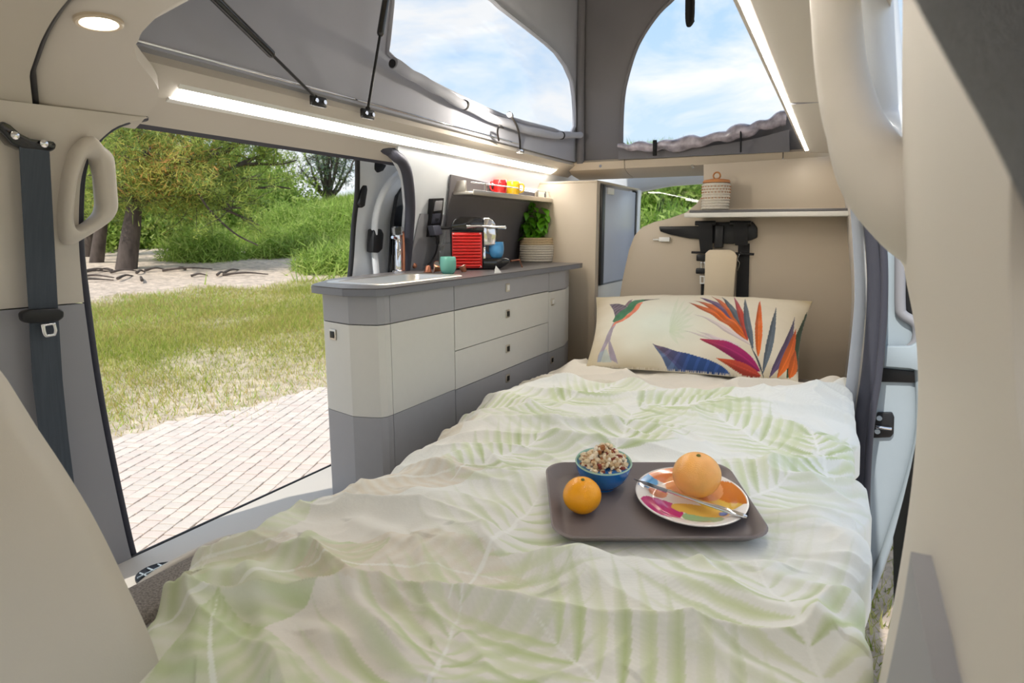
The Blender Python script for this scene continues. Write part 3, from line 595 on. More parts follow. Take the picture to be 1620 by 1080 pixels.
# splash panel and wall shelf
sp = loft('splash_panel', [bl(714, 276, .012), bl(707, 350, .012), bl(700, 434, .012)], [bl(848, 306, .012), bl(840, 350, .012), bl(828, 432, .012)], (-.008, 0, 0), M['slate'], None, m=10, n=6); setp(sp, 'slate grey splash panel on the wall behind the coffee machine', 'panel')
tr_ = tube('edge_strip', [bl(848, 303, .016), bl(840, 350, .016), bl(828, 428, .016)], .006, M['beigeboard'], None, n=8); tr_.parent = sp
ws = thing('wall_shelf', 'narrow steel wall shelf with a lit back rail above the splash panel', 'shelf', (-1.47, 2.8, 1.11))
ZS = 1.112
XB = XL(ZS)+.015
box('shelf_board', (XB, 2.37, ZS-.010), (XB+.10, 3.235, ZS+.004), M['steel'], ws, b=.003)
box('shelf_lip', (XB+.098, 2.37, ZS-.012), (XB+.104, 3.235, ZS+.010), M['steel'], ws, b=.002)
for y in (2.38, 3.225): box('end_bracket', (XB, y-.006, ZS+.004), (XB+.06, y+.006, ZS+.05), M['steel'], ws, b=.002)
for y in (2.50, 3.05, 3.15): lathe('peg', [(.001, 0), (.006, 0), (.006, .04), (.001, .042)], (XB+.085, y, ZS+.004), M['chrome'], ws, n=12)
tube('guard_rail', [(XB+.085, 2.38, ZS+.042), (XB+.085, 3.225, ZS+.042)], .003, M['chrome'], ws, n=8)
box('light_bar', (XB-.002, 2.40, ZS+.045), (XB+.012, 3.21, ZS+.062), M['led3'], ws, b=.003)

def mug(label, c, m, s=1., ha=0., group=None, handle=True):
    t = thing('mug', label, 'mug', tuple(c), group=group)
    P = [(.001, .0), (.026, .0), (.034, .008), (.040, .025), (.042, .045), (.041, .065), (.039, .085), (.0375, .086), (.0365, .084), (.038, .060), (.038, .03), (.030, .010), (.001, .006)]
    lathe('cup', [(r*s, z*s) for r, z in P], c, m, t, n=32, ang=60)
    if handle:
        d = np.array([math.cos(ha), math.sin(ha), 0]); c = np.array(c)
        tube('handle', smooth([c+d*.037*s+np.array([0, 0, .070*s]), c+d*.058*s+np.array([0, 0, .072*s]), c+d*.066*s+np.array([0, 0, .05*s]), c+d*.058*s+np.array([0, 0, .03*s]), c+d*.039*s+np.array([0, 0, .024*s])], 5), .0055*s, m, t, n=10)
mug('mint green mug on the worktop beside the coffee machine', bz(709, 433, ZK), M['mint'], .78, R(140))
mug('red mug on the wall shelf', (XB+.045, 2.715, ZS+.004), M['redmug'], .82, R(-120))
mug('yellow mug with its handle turned right on the wall shelf', (XB+.05, 2.84, ZS+.004), M['yellow'], .84, R(40))
# coffee machine
cm = thing('coffee_machine', 'red ribbed capsule coffee machine with black top on the worktop', 'coffee machine', (-1.41, 2.3975, ZK))
a = bz(723, 427, ZK); b = bz(771, 430, ZK)
CX0, CX1, CY0, CY1 = -1.465, -1.355, 2.33, 2.465
def cbox(n, x0, y0, z0, x1, y1, z1, m, p=cm, bb=.004): return box(n, (x0, y0, ZK+z0), (x1, y1, ZK+z1), m, p, b=bb)
cbox('body', CX0, CY0, .004, CX1-.006, CY1, .165, M['black'])
sd = cbox('side_panel', CX1-.006, CY0+.002, .008, CX1, CY1-.004, .160, M['red'], bb=.002)
for k in range(11): tube('rib', [(CX1+.001, CY0+.006, ZK+.018+k*.0132), (CX1+.001, CY1-.012, ZK+.018+k*.0132)], .0055, M['red'], sd, n=8)
for y in (CY0+.008, CY1-.012):
    for z in (.015, .155): lathe('screw', [(.001, 0), (.004, 0), (.004, .003), (.001, .004)], (CX1, y, ZK+z), M['chrome'], sd, n=8, tilt=Matrix.Rotation(R(90), 4, 'Y'))
prism('top_cover', [(CX0, y, ZK+z) for y, z in [(CY0, .166), (CY0, .195), (CY0+.012, .215), (CY0+.04, .226), (CY1-.03, .226), (CY1-.0, .222), (CY1, .166)]], (CX1-CX0, 0, 0), M['blackgloss'], cm, b=.006)
prism('brew_head', [(CX0+.012, y, ZK+z) for y, z in [(CY1, .10), (CY1, .222), (CY1+.03, .222), (CY1+.055, .20), (CY1+.06, .15), (CY1+.055, .105)]], (CX1-CX0-.024, 0, 0), M['chrome'], cm, b=.008, seg=3)
cbox('brew_face', CX0+.02, CY1+.052, .13, CX1-.02, CY1+.066, .19, M['blackgloss'])
tube('lever', [(CX1+.006, CY1-.07, ZK+.184), (CX1+.008, CY1-.02, ZK+.187), (CX1+.006, CY1+.06, ZK+.182), (CX1+.004, CY1+.095, ZK+.180)], [.008, .0045, .005, .008], M['chrome'], cm, n=10)
tube('lever', [(CX1+.004, CY1+.095, ZK+.180), ((CX0+CX1)/2, CY1+.10, ZK+.180), (CX0, CY1+.095, ZK+.180)], .006, M['chrome'], cm, n=10)
cbox('chassis', CX0+.005, CY1, .004, CX1-.008, CY1+.012, .10, M['chrome'])
prism('drip_tray', [(CX0+.005, y, ZK+z) for y, z in [(CY1, .004), (CY1+.075, .004), (CY1+.115, .03), (CY1+.118, .045), (CY1+.1, .05), (CY1, .05)]], (CX1-CX0-.01, 0, 0), M['blackgloss'], cm, b=.005)
cbox('water_tank', CX0+.01, CY0-.055, .02, CX1-.02, CY0-.002, .175, M['smoke'], bb=.008)
cbox('tank_lid', CX0+.008, CY0-.06, .175, CX1-.018, CY0-.002, .185, M['black'])
cm.location = (-1.452, 2.40, ZK); cm.rotation_euler = (0, 0, R(-56))
qm = Matrix.Rotation(R(-56), 3, 'Z')@Vector(((CX0+CX1)/2+.01+1.41, CY1+.062-2.3975, .0505)); mug('sky blue mug standing under the coffee machine spout', tuple(Vector((-1.452, 2.40, ZK))+qm), M['blue'], .80, R(-165))
# coffee capsules
def capsule(label, c, up, g='coffee capsules lying on the worktop'):
    t = thing('coffee_capsule', label, 'capsule', tuple(c), group=g)
    q = Vector(up).normalized().to_track_quat('Z', 'Y').to_matrix().to_4x4()
    lathe('cup', [(.001, .028), (.008, .027), (.011, .024), (.0145, .002), (.0185, .0015), (.0185, 0), (.001, 0)], c, M['capsule'], t, n=24, tilt=q)
    lathe('foil_lid', [(.001, -.0012), (.015, -.0012), (.016, 0), (.001, 0)], c, M['foil'], t, n=24, tilt=q)
capsule('copper coffee capsule lying with its base towards the sink', bz(654, 427.0, ZK)+np.array([0, 0, .0185]), (.75, -.65, .08))
capsule('copper coffee capsule standing upright below the plug cable', bz(677, 431, ZK)+np.array([0, 0, .0015]), (0, 0, 1))
capsule('copper coffee capsule lying on its side left of the mint mug', bz(687, 431.5, ZK)+np.array([0, 0, .0185]), (.8, .6, -.1))
capsule('copper coffee capsule half hidden behind the mint mug', bz(694, 426, ZK)+np.array([-.02, .02, .0185]), (-.6, .8, 0))
capsule('copper coffee capsule with its foil lid up right of the mint mug', bz(731, 430, ZK)+np.array([0, 0, .024]), (.35, .15, -.9))
nap = thing('paper_card', 'small white folded paper card before the coffee machine', 'paper card', tuple(bz(788, 431, ZK)))
c = bz(788, 431.5, ZK); prism('card', [c+np.array([.0, -.03, 0]), c+np.array([0, .03, 0]), c+np.array([-.012, .005, .028])], (-.002, .001, 0), M['white'], nap, b=0)
pn = thing('pen', 'thin brass stirring rod leaning beside the coffee machine', 'rod', tuple(bz(824, 421, ZK)))
tube('shaft', [bz(808, 422, ZK)+np.array([0, 0, .028]), bz(822, 421, ZK)+np.array([0, 0, .03])], .004, M['capsule'], pn, n=8)
tube('shaft_end', [bz(822, 421, ZK)+np.array([0, 0, .03]), bz(826, 423, ZK)+np.array([0, 0, .003])], .003, M['capsule'], pn, n=8)
# potted basil
po = thing('potted_herb', 'green basil plant in a cream woven basket pot', 'potted plant', tuple(bz(851, 413, ZK)))
pc = bz(851, 414, ZK)+np.array([-.02, .03, 0])
M['weave'] = mat('cream_woven_rope', srgb(222, 214, 200), .9, bump=1., bscale=160, vary=.12, vscale=90, stretch=(1, 1, 3))
M['weave2'] = mat('tan_woven_rope', srgb(206, 184, 148), .9, bump=1., bscale=160, vary=.15, vscale=90, stretch=(1, 1, 3))
def ropering(r0, z, m, k=.0075, par=po, cc=None):
    a = np.linspace(0, 2*math.pi, 41); cc = pc if cc is None else cc
    return tube('rope_coil', [cc+np.array([r0*math.cos(t), r0*math.sin(t), z]) for t in a], k, m, par, n=8)
for k in range(10):
    z = .008+k*.0128; ropering(.083+.006*math.sin(k/9*math.pi)+.002*k/9, z, M['weave2'] if k > 6 else M['weave'])
lathe('soil', [(.001, .11), (.078, .108), (.078, .01), (.001, .01)], pc, mat('soil', srgb(60, 44, 32), .95, bump=1, bscale=80), po, n=24)
M['basil'] = mat('basil_leaf', srgb(96, 160, 30), .4, vary=.35, vscale=25, sss=.1)
M['stem'] = mat('green_stem', srgb(120, 160, 60), .6, vary=.1)
def leafmesh(name, L, Wd, curl=.25):
    V = []; n = 6
    for i in range(n+1):
        t = i/n; w = Wd*math.sin(math.pi*min(1, t**.8))*.5; z = -curl*L*t*t
        V += [(L*t, -w, z+.18*w), (L*t, 0, z), (L*t, w, z+.18*w)]
    F = []
    for i in range(n):
        a = i*3; F += [(a, a+1, a+4, a+3), (a+1, a+2, a+5, a+4)]
    me = bpy.data.meshes.new(name); me.from_pydata(V, [], F); me.shade_smooth(); me.materials.append(M['basil']); return me
LM = [leafmesh('leaf', .062, .042), leafmesh('leaf', .05, .034, .4), leafmesh('leaf', .074, .046, .5)]
for k in range(13):
    a = rng.uniform(0, 6.28); r0 = rng.uniform(.0, .045); hgt = rng.uniform(.09, .24) if k else .27
    b0 = pc+np.array([r0*math.cos(a), r0*math.sin(a), .10]); top = b0+np.array([math.cos(a)*.05*rng.uniform(.2, 1), math.sin(a)*.05*rng.uniform(.2, 1), hgt])
    P = smooth([b0, (b0+top)/2+rng.normal(0, .008, 3), top], 4); tube('stem', P, .0022, M['stem'], po, n=6)
    for j in range(7):
        t = .25+.75*j/6; c = P[min(len(P)-1, int(t*(len(P)-1)))]
        for s in (0, 1):
            o = bpy.data.objects.new('leaf', LM[int(rng.integers(3))]); COL.objects.link(o); o.parent = po
            o.location = tuple(c-ORG[po]); sc = rng.uniform(.6, 1.05); o.scale = (sc,)*3
            o.rotation_euler = (rng.uniform(-.4, .4), rng.uniform(-.3, .9), a+j*1.57+s*math.pi+rng.uniform(-.4, .4))

# ================================================================== TALL CABINET AT THE BACK
tc_ = thing('tall_cabinet', 'tall beige cabinet at the rear end of the kitchen', 'cabinet', (-1.3, 3.5, .05))
XT = -1.145; YT = 3.205; ZTT = 1.198
prism('side_wall', [(-1.60, YT, .05), (XT, YT, .05), (XT, YT, ZTT), (-1.49, YT, ZTT), (-1.60, YT, .8)], (0, .018, 0), M['beigeboard'], tc_, b=.002)
prism('cabinet_top', [(-1.49, YT, ZTT), (XT, YT, ZTT), (XT, 4.0, ZTT), (-1.49, 4.0, ZTT)], (0, 0, .012), M['beigeboard'], tc_, b=.002)
box('front_stile', (XT-.02, YT+.0185, .05), (XT, YT+.055, ZTT), M['beigeboard'], tc_, b=.002)
box('lower_front', (XT-.02, YT+.056, .05), (XT, 3.98, .655), M['cabwhite'], tc_, b=.002)
fd = box('fridge_door', (XT-.018, YT+.075, .665), (XT+.004, 3.90, 1.182), mat('pale_blue_grey_door', srgb(190, 196, 210), .3, vary=.02), tc_, b=.004)
box('door_frame', (XT-.016, YT+.056, .660), (XT+.012, YT+.105, 1.190), M['black'], tc_, b=.003)
box('door_frame', (XT-.016, 3.90, .660), (XT+.008, 3.925, 1.190), M['black'], tc_, b=.003)
box('door_latch', (XT+.004, YT+.14, 1.145), (XT+.016, YT+.24, 1.180), M['white'], fd, b=.004)
box('outer_stile', (XT-.03, 3.93, .05), (XT+.01, 4.0, 1.20), M['whitemetal'], tc_, b=.004)

# ================================================================== REAR PARTITION, SHELF, OVERHEAD BOX
YB = 3.33
bb = thing('partition_board', 'beige rear partition board behind the pillow', 'partition', (-.5, YB, .05))
out = [(968, 640), (972, 560), (977, 490), (985, 440), (995, 395), (1004, 372), (1016, 359), (1035, 351), (1060, 345), (1085, 336), (1102, 322), (1113, 306), (1113, 330), (1345, 328), (1353, 470), (1345, 600), (1340, 660)]
prism('board', [by(x, y, YB) for x, y in out], (0, .018, 0), M['beigeboard'], bb, b=.003)
ob_ = thing('overhead_box', 'beige overhead storage box above the rear shelf', 'storage box', (-.3, 3.36, 1.05))
prism('front_panel', [by(x, y, 3.34) for x, y in [(1113, 334), (1113, 260), (1317, 247), (1350, 336)]], (0, .014, 0), M['beigeboard'], ob_, b=.002)
prism('side_panel', [by(x, y, 3.354) for x, y in [(1113, 334), (1113, 260), (1120, 260), (1120, 334)]], (0, .3, 0), M['beigeboard'], ob_, b=.002)
rs = thing('rear_shelf', 'cream shelf with a dark top edge above the bed head', 'shelf', (-.33, 3.2, 1.03))
F0 = by(1082, 340, 3.15); F1 = by(1345, 336, 3.15)
z0 = F0[2]
prism('shelf_board', [(F0[0], 3.15, z0-.012), (.03, 3.15, z0-.012), (.03, 3.328, z0-.012), (F0[0]+.05, 3.328, z0-.012)], (0, 0, .022), M['cabwhite'], rs, b=.003)
prism('shelf_mat', [(F0[0]+.02, 3.165, z0+.0105), (.028, 3.165, z0+.0105), (.028, 3.328, z0+.0105), (F0[0]+.06, 3.328, z0+.0105)], (0, 0, .012), M['cabbody'], rs, b=.003)
ZR = z0+.0228
bk = thing('lidded_basket', 'white dotted basket with a tan lid and leather loop on the rear shelf', 'basket', (by(1131, 333, 3.25)[0], 3.25, ZR))
bc = np.array([by(1131, 333, 3.25)[0], 3.25, ZR]); br = .060
lathe('body', [(.001, .001), (br*.95, .001), (br*.97, .006), (br, .12), (br*.97, .128), (.001, .128)], bc, M['weave'], bk, n=36)
for k in range(9): ropering(br*.985+.0015*k/9, .010+k*.0135, M['weave'], .0072, bk, bc)
M['tan'] = mat('tan_leather', srgb(186, 124, 72), .55, bump=.2, bscale=200, vary=.08)
for k in (3, 5, 6, 7):
    for j in range(26):
        t = j/26*2*math.pi+k*.1; 
        if math.sin(t) > .35: continue
        rr_ = br*.985+.0015*k/9+.0068; p = bc+np.array([rr_*math.cos(t), rr_*math.sin(t), .0165+k*.0135])
        lathe('stitch', [(.0004, -.003), (.0022, -.002), (.0022, .002), (.0004, .003)], p, M['tan'], bk, n=6)
lathe('lid', [(.001, .150), (br*.4, .149), (br*.98, .143), (br*1.06, .137), (br*1.06, .130), (.001, .129)], bc, M['tan'], bk, n=36)
a = np.linspace(0, 2*math.pi, 25); tube('loop', [bc+np.array([.016*math.sin(t), .0, .164-.016*math.cos(t)]) for t in a], .0038, M['tan'], bk, n=8)

# ------------------------------------------------------------------ belts and bracket on the partition
def Pb(x, y, d=.0): return by(x, y, YB-d)
br_ = thing('belt_bracket', 'black metal bracket with a long arm on the partition', 'bracket', tuple(Pb(1120, 370)))
prism('arm', [Pb(x, y, .02) for x, y in [(1042, 358), (1060, 358), (1120, 357), (1120, 379), (1090, 377), (1060, 371), (1044, 366)]], (0, .017, 0), M['black'], br_, b=.005)
prism('plate', [Pb(x, y, .03) for x, y in [(1104, 352), (1190, 350), (1198, 360), (1198, 376), (1188, 380), (1160, 386), (1108, 384)]], (0, .027, 0), M['black'], br_, b=.008)
tube('cross_bar', [Pb(1094, 399, .03), Pb(1140, 400, .03), Pb(1193, 402, .03)], .006, M['black'], br_, n=8)
box('centre_block', tuple(Pb(1129, 392, .05)), tuple(Pb(1147, 356, .01)), M['black'], br_, b=.006)
for i, (x0, x1, yb, lab) in enumerate(((1105, 1127, 398, 'black seat belt strap looped at the left of the bracket'), (1160, 1183, 388, 'black seat belt strap looped at the right of the bracket'))):
    t = thing('belt_strap', lab, 'seat belt', tuple(Pb(x0, 350, .05)), group='seat belt straps on the partition')
    loft('webbing', [Pb(x0, 352, .062), Pb(x0, 372, .066), Pb(x0+3, yb, .05)], [Pb(x1, 352, .062), Pb(x1, 372, .066), Pb(x1, yb, .05)], (0, .004, 0), M['beltblack'], t, m=10, n=4)
    tube('roller', [Pb(x0-5, 353, .05), Pb(x1+5, 353, .05)], .012, M['black'], t, n=12)
lb = thing('belt_strap', 'long black belt hanging down to the pillow right of the beige cover', 'seat belt', tuple(Pb(1172, 430)), group='seat belt straps on the partition')
loft('webbing', [Pb(1168, 385, .012), Pb(1166, 430, .012), Pb(1162, 520, .012)], [Pb(1186, 385, .012), Pb(1185, 430, .012), Pb(1183, 520, .012)], (0, .004, 0), M['beltblack'], lb, m=10, n=4)
tube('guide_wire', smooth([Pb(1172, 399, .03), Pb(1169, 404, .035), Pb(1167, 411, .035), Pb(1170, 416, .03), Pb(1167, 428, .02)], 4), .0022, M['chrome'], lb, n=6)
cb = thing('fabric_cover', 'cream fabric cover hanging from the belt bracket', 'cover', tuple(Pb(1140, 440)))
A = [Pb(1122, 395, .05), Pb(1116, 400, .06), Pb(1115, 440, .06), Pb(1112, 500, .05)]; B = [Pb(1154, 395, .05), Pb(1166, 401, .06), Pb(1162, 440, .06), Pb(1157, 500, .05)]
A2 = resamp(A, 14); B2 = resamp(B, 14); t = np.linspace(0, 1, 9); G = A2[:, None]*(1-t[None, :, None])+B2[:, None]*t[None, :, None]; G[:, :, 1] -= .012*np.sin(t*math.pi)[None]
sheet('cloth', G, (0, .018, 0), mat('cream_cloth', srgb(222, 206, 180), .85, bump=.2, bscale=300), cb)
bu = thing('belt_buckle', 'black belt buckle with a steel slot hanging left of the cream cover', 'buckle', tuple(Pb(1107, 420)))
box('buckle_head', tuple(Pb(1101, 413, .05)), tuple(Pb(1118, 402, .02)), M['black'], bu, b=.006)
ringobj('slot', [Pb(x, y, .04) for x, y in [(1108, 414), (1116, 414), (1116, 427), (1108, 427)]], [Pb(x, y, .04) for x, y in [(1110, 416), (1114, 416), (1114, 425), (1110, 425)]], (0, .004, 0), M['chrome'], bu, m=16, sub=0)
box('buckle_foot', tuple(Pb(1100, 433, .05)), tuple(Pb(1117, 424, .02)), M['black'], bu, b=.006)
ringobj('lower_slot', [Pb(x, y, .04) for x, y in [(1107, 436), (1115, 436), (1115, 449), (1107, 449)]], [Pb(x, y, .04) for x, y in [(1109, 438), (1113, 438), (1113, 447), (1109, 447)]], (0, .004, 0), M['white'], bu, m=16, sub=0)
loft('strap_end', [Pb(1109, 448, .03), Pb(1108, 500, .03)], [Pb(1114, 448, .03), Pb(1111, 500, .03)], (0, .004, 0), M['beltblack'], bu, m=4, n=3)
uc = thing('white_connector', 'small white plug connector on the partition left of the bracket', 'connector', tuple(Pb(1047, 378)))
box('body', tuple(Pb(1042, 382, .025)), tuple(Pb(1061, 375, .0)), M['white'], uc, b=.003)
tube('tip', [Pb(1042, 379, .012), Pb(1033, 379, .012)], [.005, .003], M['white'], uc, n=8)

# tailgate with rear window
tg = thing('door_3', 'white tailgate with the rear window above the partition', 'tailgate', (-.7, 4.3, 0), kind=S)
YG = 4.25
def Pg(x, y): return by(x, y, YG)
wout = [(900, 262), (1300, 240), (1400, 560), (880, 560)]; winn = [(1013, 303), (1060, 294), (1114, 290), (1330, 288), (1380, 360), (1000, 362)]
ringobj('tailgate_frame', [Pg(*p) for p in wout], [Pg(*p) for p in winn], (0, .05, 0), M['whitemetal'], tg, m=60, sub=0, bulge=.1)
wg = bpy.data.materials.new('rear_window_glass'); wg.use_nodes = True; t = wg.node_tree; t.nodes.clear()
tr = t.nodes.new('ShaderNodeBsdfTransparent'); tr.inputs[0].default_value = (.9, .95, .93, 1); gl = t.nodes.new('ShaderNodeBsdfGlossy'); gl.inputs[1].default_value = .02; mi = t.nodes.new('ShaderNodeMixShader'); mi.inputs[0].default_value = .06; oo = t.nodes.new('ShaderNodeOutputMaterial')
t.links.new(tr.outputs[0], mi.inputs[1]); t.links.new(gl.outputs[0], mi.inputs[2]); t.links.new(mi.outputs[0], oo.inputs[0])
mk('window_glass', [Pg(*p)+np.array([0, .02, 0]) for p in winn], [tuple(range(len(winn)))], wg, tg, smooth=False)

# ================================================================== BED
be = thing('bench_base', 'grey woven bench seat under the duvet', 'bench', (-.5, 1.6, .05))
box('base', (-.96, .42, .05), (.04, 2.98, .20), M['beige'], be, b=.01)
box('cushion', (-.985, .30, .20), (.045, 2.99, .315), M['benchfabric'], be, b=.035, seg=4)
box('seat_corner', (-1.125, .30, .20), (-.98, .86, .312), M['benchfabric'], be, b=.035, seg=4)
tube('piping', smooth([(-1.0, .862, .30), (-1.09, .86, .30), (-1.122, .82, .30), (-1.12, .70, .30), (-1.09, .62, .30), (-1.02, .50, .30), (-.95, .34, .30)], 5), .010, M['beige'], be, n=8)

# fabric print: lens shaped leaves painted into a point colour layer, as the cloth is printed
def seg_leaf(XY, b, t, w, bend=0., sharp=1.):
    """signed membership of points in a leaf from b to t with width w: returns (inside mask, along 0..1, across -1..1)"""
    b = np.asarray(b, float); t = np.asarray(t, float); d = t-b; L = np.hypot(*d); u = d/L; v = np.array([-u[1], u[0]])
    q = XY-b; s = (q@u)/L; off = bend*L*4*s*(1-s); a = (q@v)-off
    prof = np.where((s > 0) & (s < 1), np.power(np.clip(np.sin(math.pi*np.clip(s, 0, 1)**.75), 0, 1), sharp), 0)*w*.5
    return (np.abs(a) < prof), s, a/np.maximum(prof, 1e-6)
def vnoise(x, y, s, seed=0):
    """smooth value noise on arrays"""
    g = np.random.default_rng(seed).random((64, 64)); x = x*s; y = y*s
    i = np.floor(x).astype(int); j = np.floor(y).astype(int); fx = x-i; fy = y-j; fx = fx*fx*(3-2*fx); fy = fy*fy*(3-2*fy)
    A = g[i % 64, j % 64]; B = g[(i+1) % 64, j % 64]; C = g[i % 64, (j+1) % 64]; D = g[(i+1) % 64, (j+1) % 64]
    return (A*(1-fx)+B*fx)*(1-fy)+(C*(1-fx)+D*fx)*fy
def fnoise(x, y, s, seed=0):
    return (vnoise(x+20, y+20, s, seed)+vnoise(.8*x-.6*y+31, .6*x+.8*y+20, s*1.13, seed+1)+vnoise(.5*x+.866*y+20, -.866*x+.5*y+37, s*.93, seed+2))/3
def seg_dist(X, Y, P):
    """distance of points to a polyline, and the side sign"""
    best = np.full(X.shape, 1e9); side = np.zeros(X.shape)
    for a, b in zip(P[:-1], P[1:]):
        d = b-a; L2 = d@d; t = np.clip(((X-a[0])*d[0]+(Y-a[1])*d[1])/L2, 0, 1); dx = X-a[0]-t*d[0]; dy = Y-a[1]-t*d[1]; r = np.hypot(dx, dy)
        m = r < best; best = np.where(m, r, best); side = np.where(m, np.sign(dx*d[1]-dy*d[0]), side)
    return best, side

ZB = .372
RIDGES = [  # folds traced on the cloth: outline in the picture, height, width
    ([(333, 856), (393, 830), (444, 838), (481, 864)], .030, .030), ([(481, 856), (548, 908), (585, 960), (674, 1078)], .022, .018),
    ([(326, 905), (437, 915), (541, 940), (600, 990)], .020, .022), ([(660, 850), (689, 908), (689, 985)], .014, .016),
    ([(911, 916), (1015, 900), (1163, 930), (1311, 990)], .018, .022), ([(700, 852), (867, 877), (1015, 884), (1237, 882)], .015, .02),
    ([(1222, 804), (1300, 815), (1360, 856)], .018, .02), ([(1000, 975), (1163, 1034), (1237, 1078)], .018, .02),
    ([(496, 782), (615, 745), (763, 730), (850, 742)], .016, .025), ([(640, 770), (740, 800), (840, 830)], .013, .02),
    ([(1015, 668), (1163, 678), (1311, 693)], .014, .022), ([(780, 668), (880, 700), (941, 706)], .012, .022), ([(700, 700), (800, 716), (880, 700)], .011, .02),
    ([(380, 900), (420, 960), (430, 1040), (425, 1090)], .022, .018), ([(300, 930), (330, 970), (310, 1060)], .024, .020), ([(740, 930), (860, 960), (980, 1040)], .014, .022),
    ([(1180, 740), (1290, 745), (1365, 770)], .015, .02), ([(560, 820), (640, 850), (700, 840)], .012, .016), ([(860, 640), (960, 650), (1100, 640)], .010, .02), ([(1230, 900), (1310, 920), (1372, 960)], .016, .018), ([(520, 1000), (640, 1010), (760, 1080)], .014, .02)]
RID = [(np.array([bz(x, y, ZB+.015)[:2] for x, y in P]), a, w) for P, a, w in RIDGES]
TYAW, TTILT, TW1, TW2 = .475, .14, .418, .290
TCEN = np.array([-.3139, 1.2375, .405]); TE1 = np.array([math.cos(TYAW), math.sin(TYAW), 0]); TE2F = np.array([-math.sin(TYAW), math.cos(TYAW), 0])
TROT = Matrix.Rotation(TTILT, 3, Vector(TE1)); TRN = np.array(TROT)                                  # the tray lies tilted on the rumpled cloth
TNORM = TRN@np.array([0, 0, 1.])
def tflat(x, y, h=0.):
    """picture point on the tilted tray plane (h above its rim plane), returned in the tray's own level frame"""
    d = ray(x, y); t = ((TCEN+TNORM*h-CP)@TNORM)/(d@TNORM); return TCEN+TRN.T@(CP+t*d-TCEN)
def tilted(o):
    p = np.array(o.location); o.rotation_euler = TROT.to_euler(); o.location = tuple(TCEN+TRN@(p-TCEN))
def duvet_z(X, Y):
    Z = np.full(X.shape, ZB)
    wx = X+.10*(fnoise(X, Y, 3, 3)-.5)+.03*(fnoise(X, Y, 9, 6)-.5); wy = Y+.10*(fnoise(X, Y, 3, 13)-.5)+.03*(fnoise(X, Y, 9, 16)-.5)
    Z += .045*(fnoise(wx, wy, 2.4, 1)-.5)
    n = fnoise(wx*.9+wy*.5, (wy-wx*.35)*2.0, 3.0, 5); Z += .030*np.clip(1-np.abs(n-.5)*7, 0, 1)**2
    n = fnoise(wx*.6-wy*.5, (wy*1.5+wx*.5), 5.5, 8); Z += .013*np.clip(1-np.abs(n-.5)*8, 0, 1)**2
    n = fnoise(wx*1.2+wy*.3, (wy*.9-wx*.8), 11, 18); Z += .004*np.clip(1-np.abs(n-.5)*7, 0, 1)
    for P, a, w in RID:
        d, s = seg_dist(wx, wy, P); Z += .75*a*np.exp(-(d/np.where(s > 0, w, w*1.9))**2)
    # the cloth is pressed flat under the tray
    q1 = (X-TCEN[0])*TE1[0]+(Y-TCEN[1])*TE1[1]; q2 = (X-TCEN[0])*TE2F[0]+(Y-TCEN[1])*TE2F[1]
    k = np.clip(1.6-np.maximum(np.abs(q1)/(TW1*.5), np.abs(q2)/(TW2*.5)), 0, .6)/.6; k = k*k*(3-2*k); Z = Z*(1-k)+(TCEN[2]-.0285+math.tan(TTILT)*q2)*k
    return Z
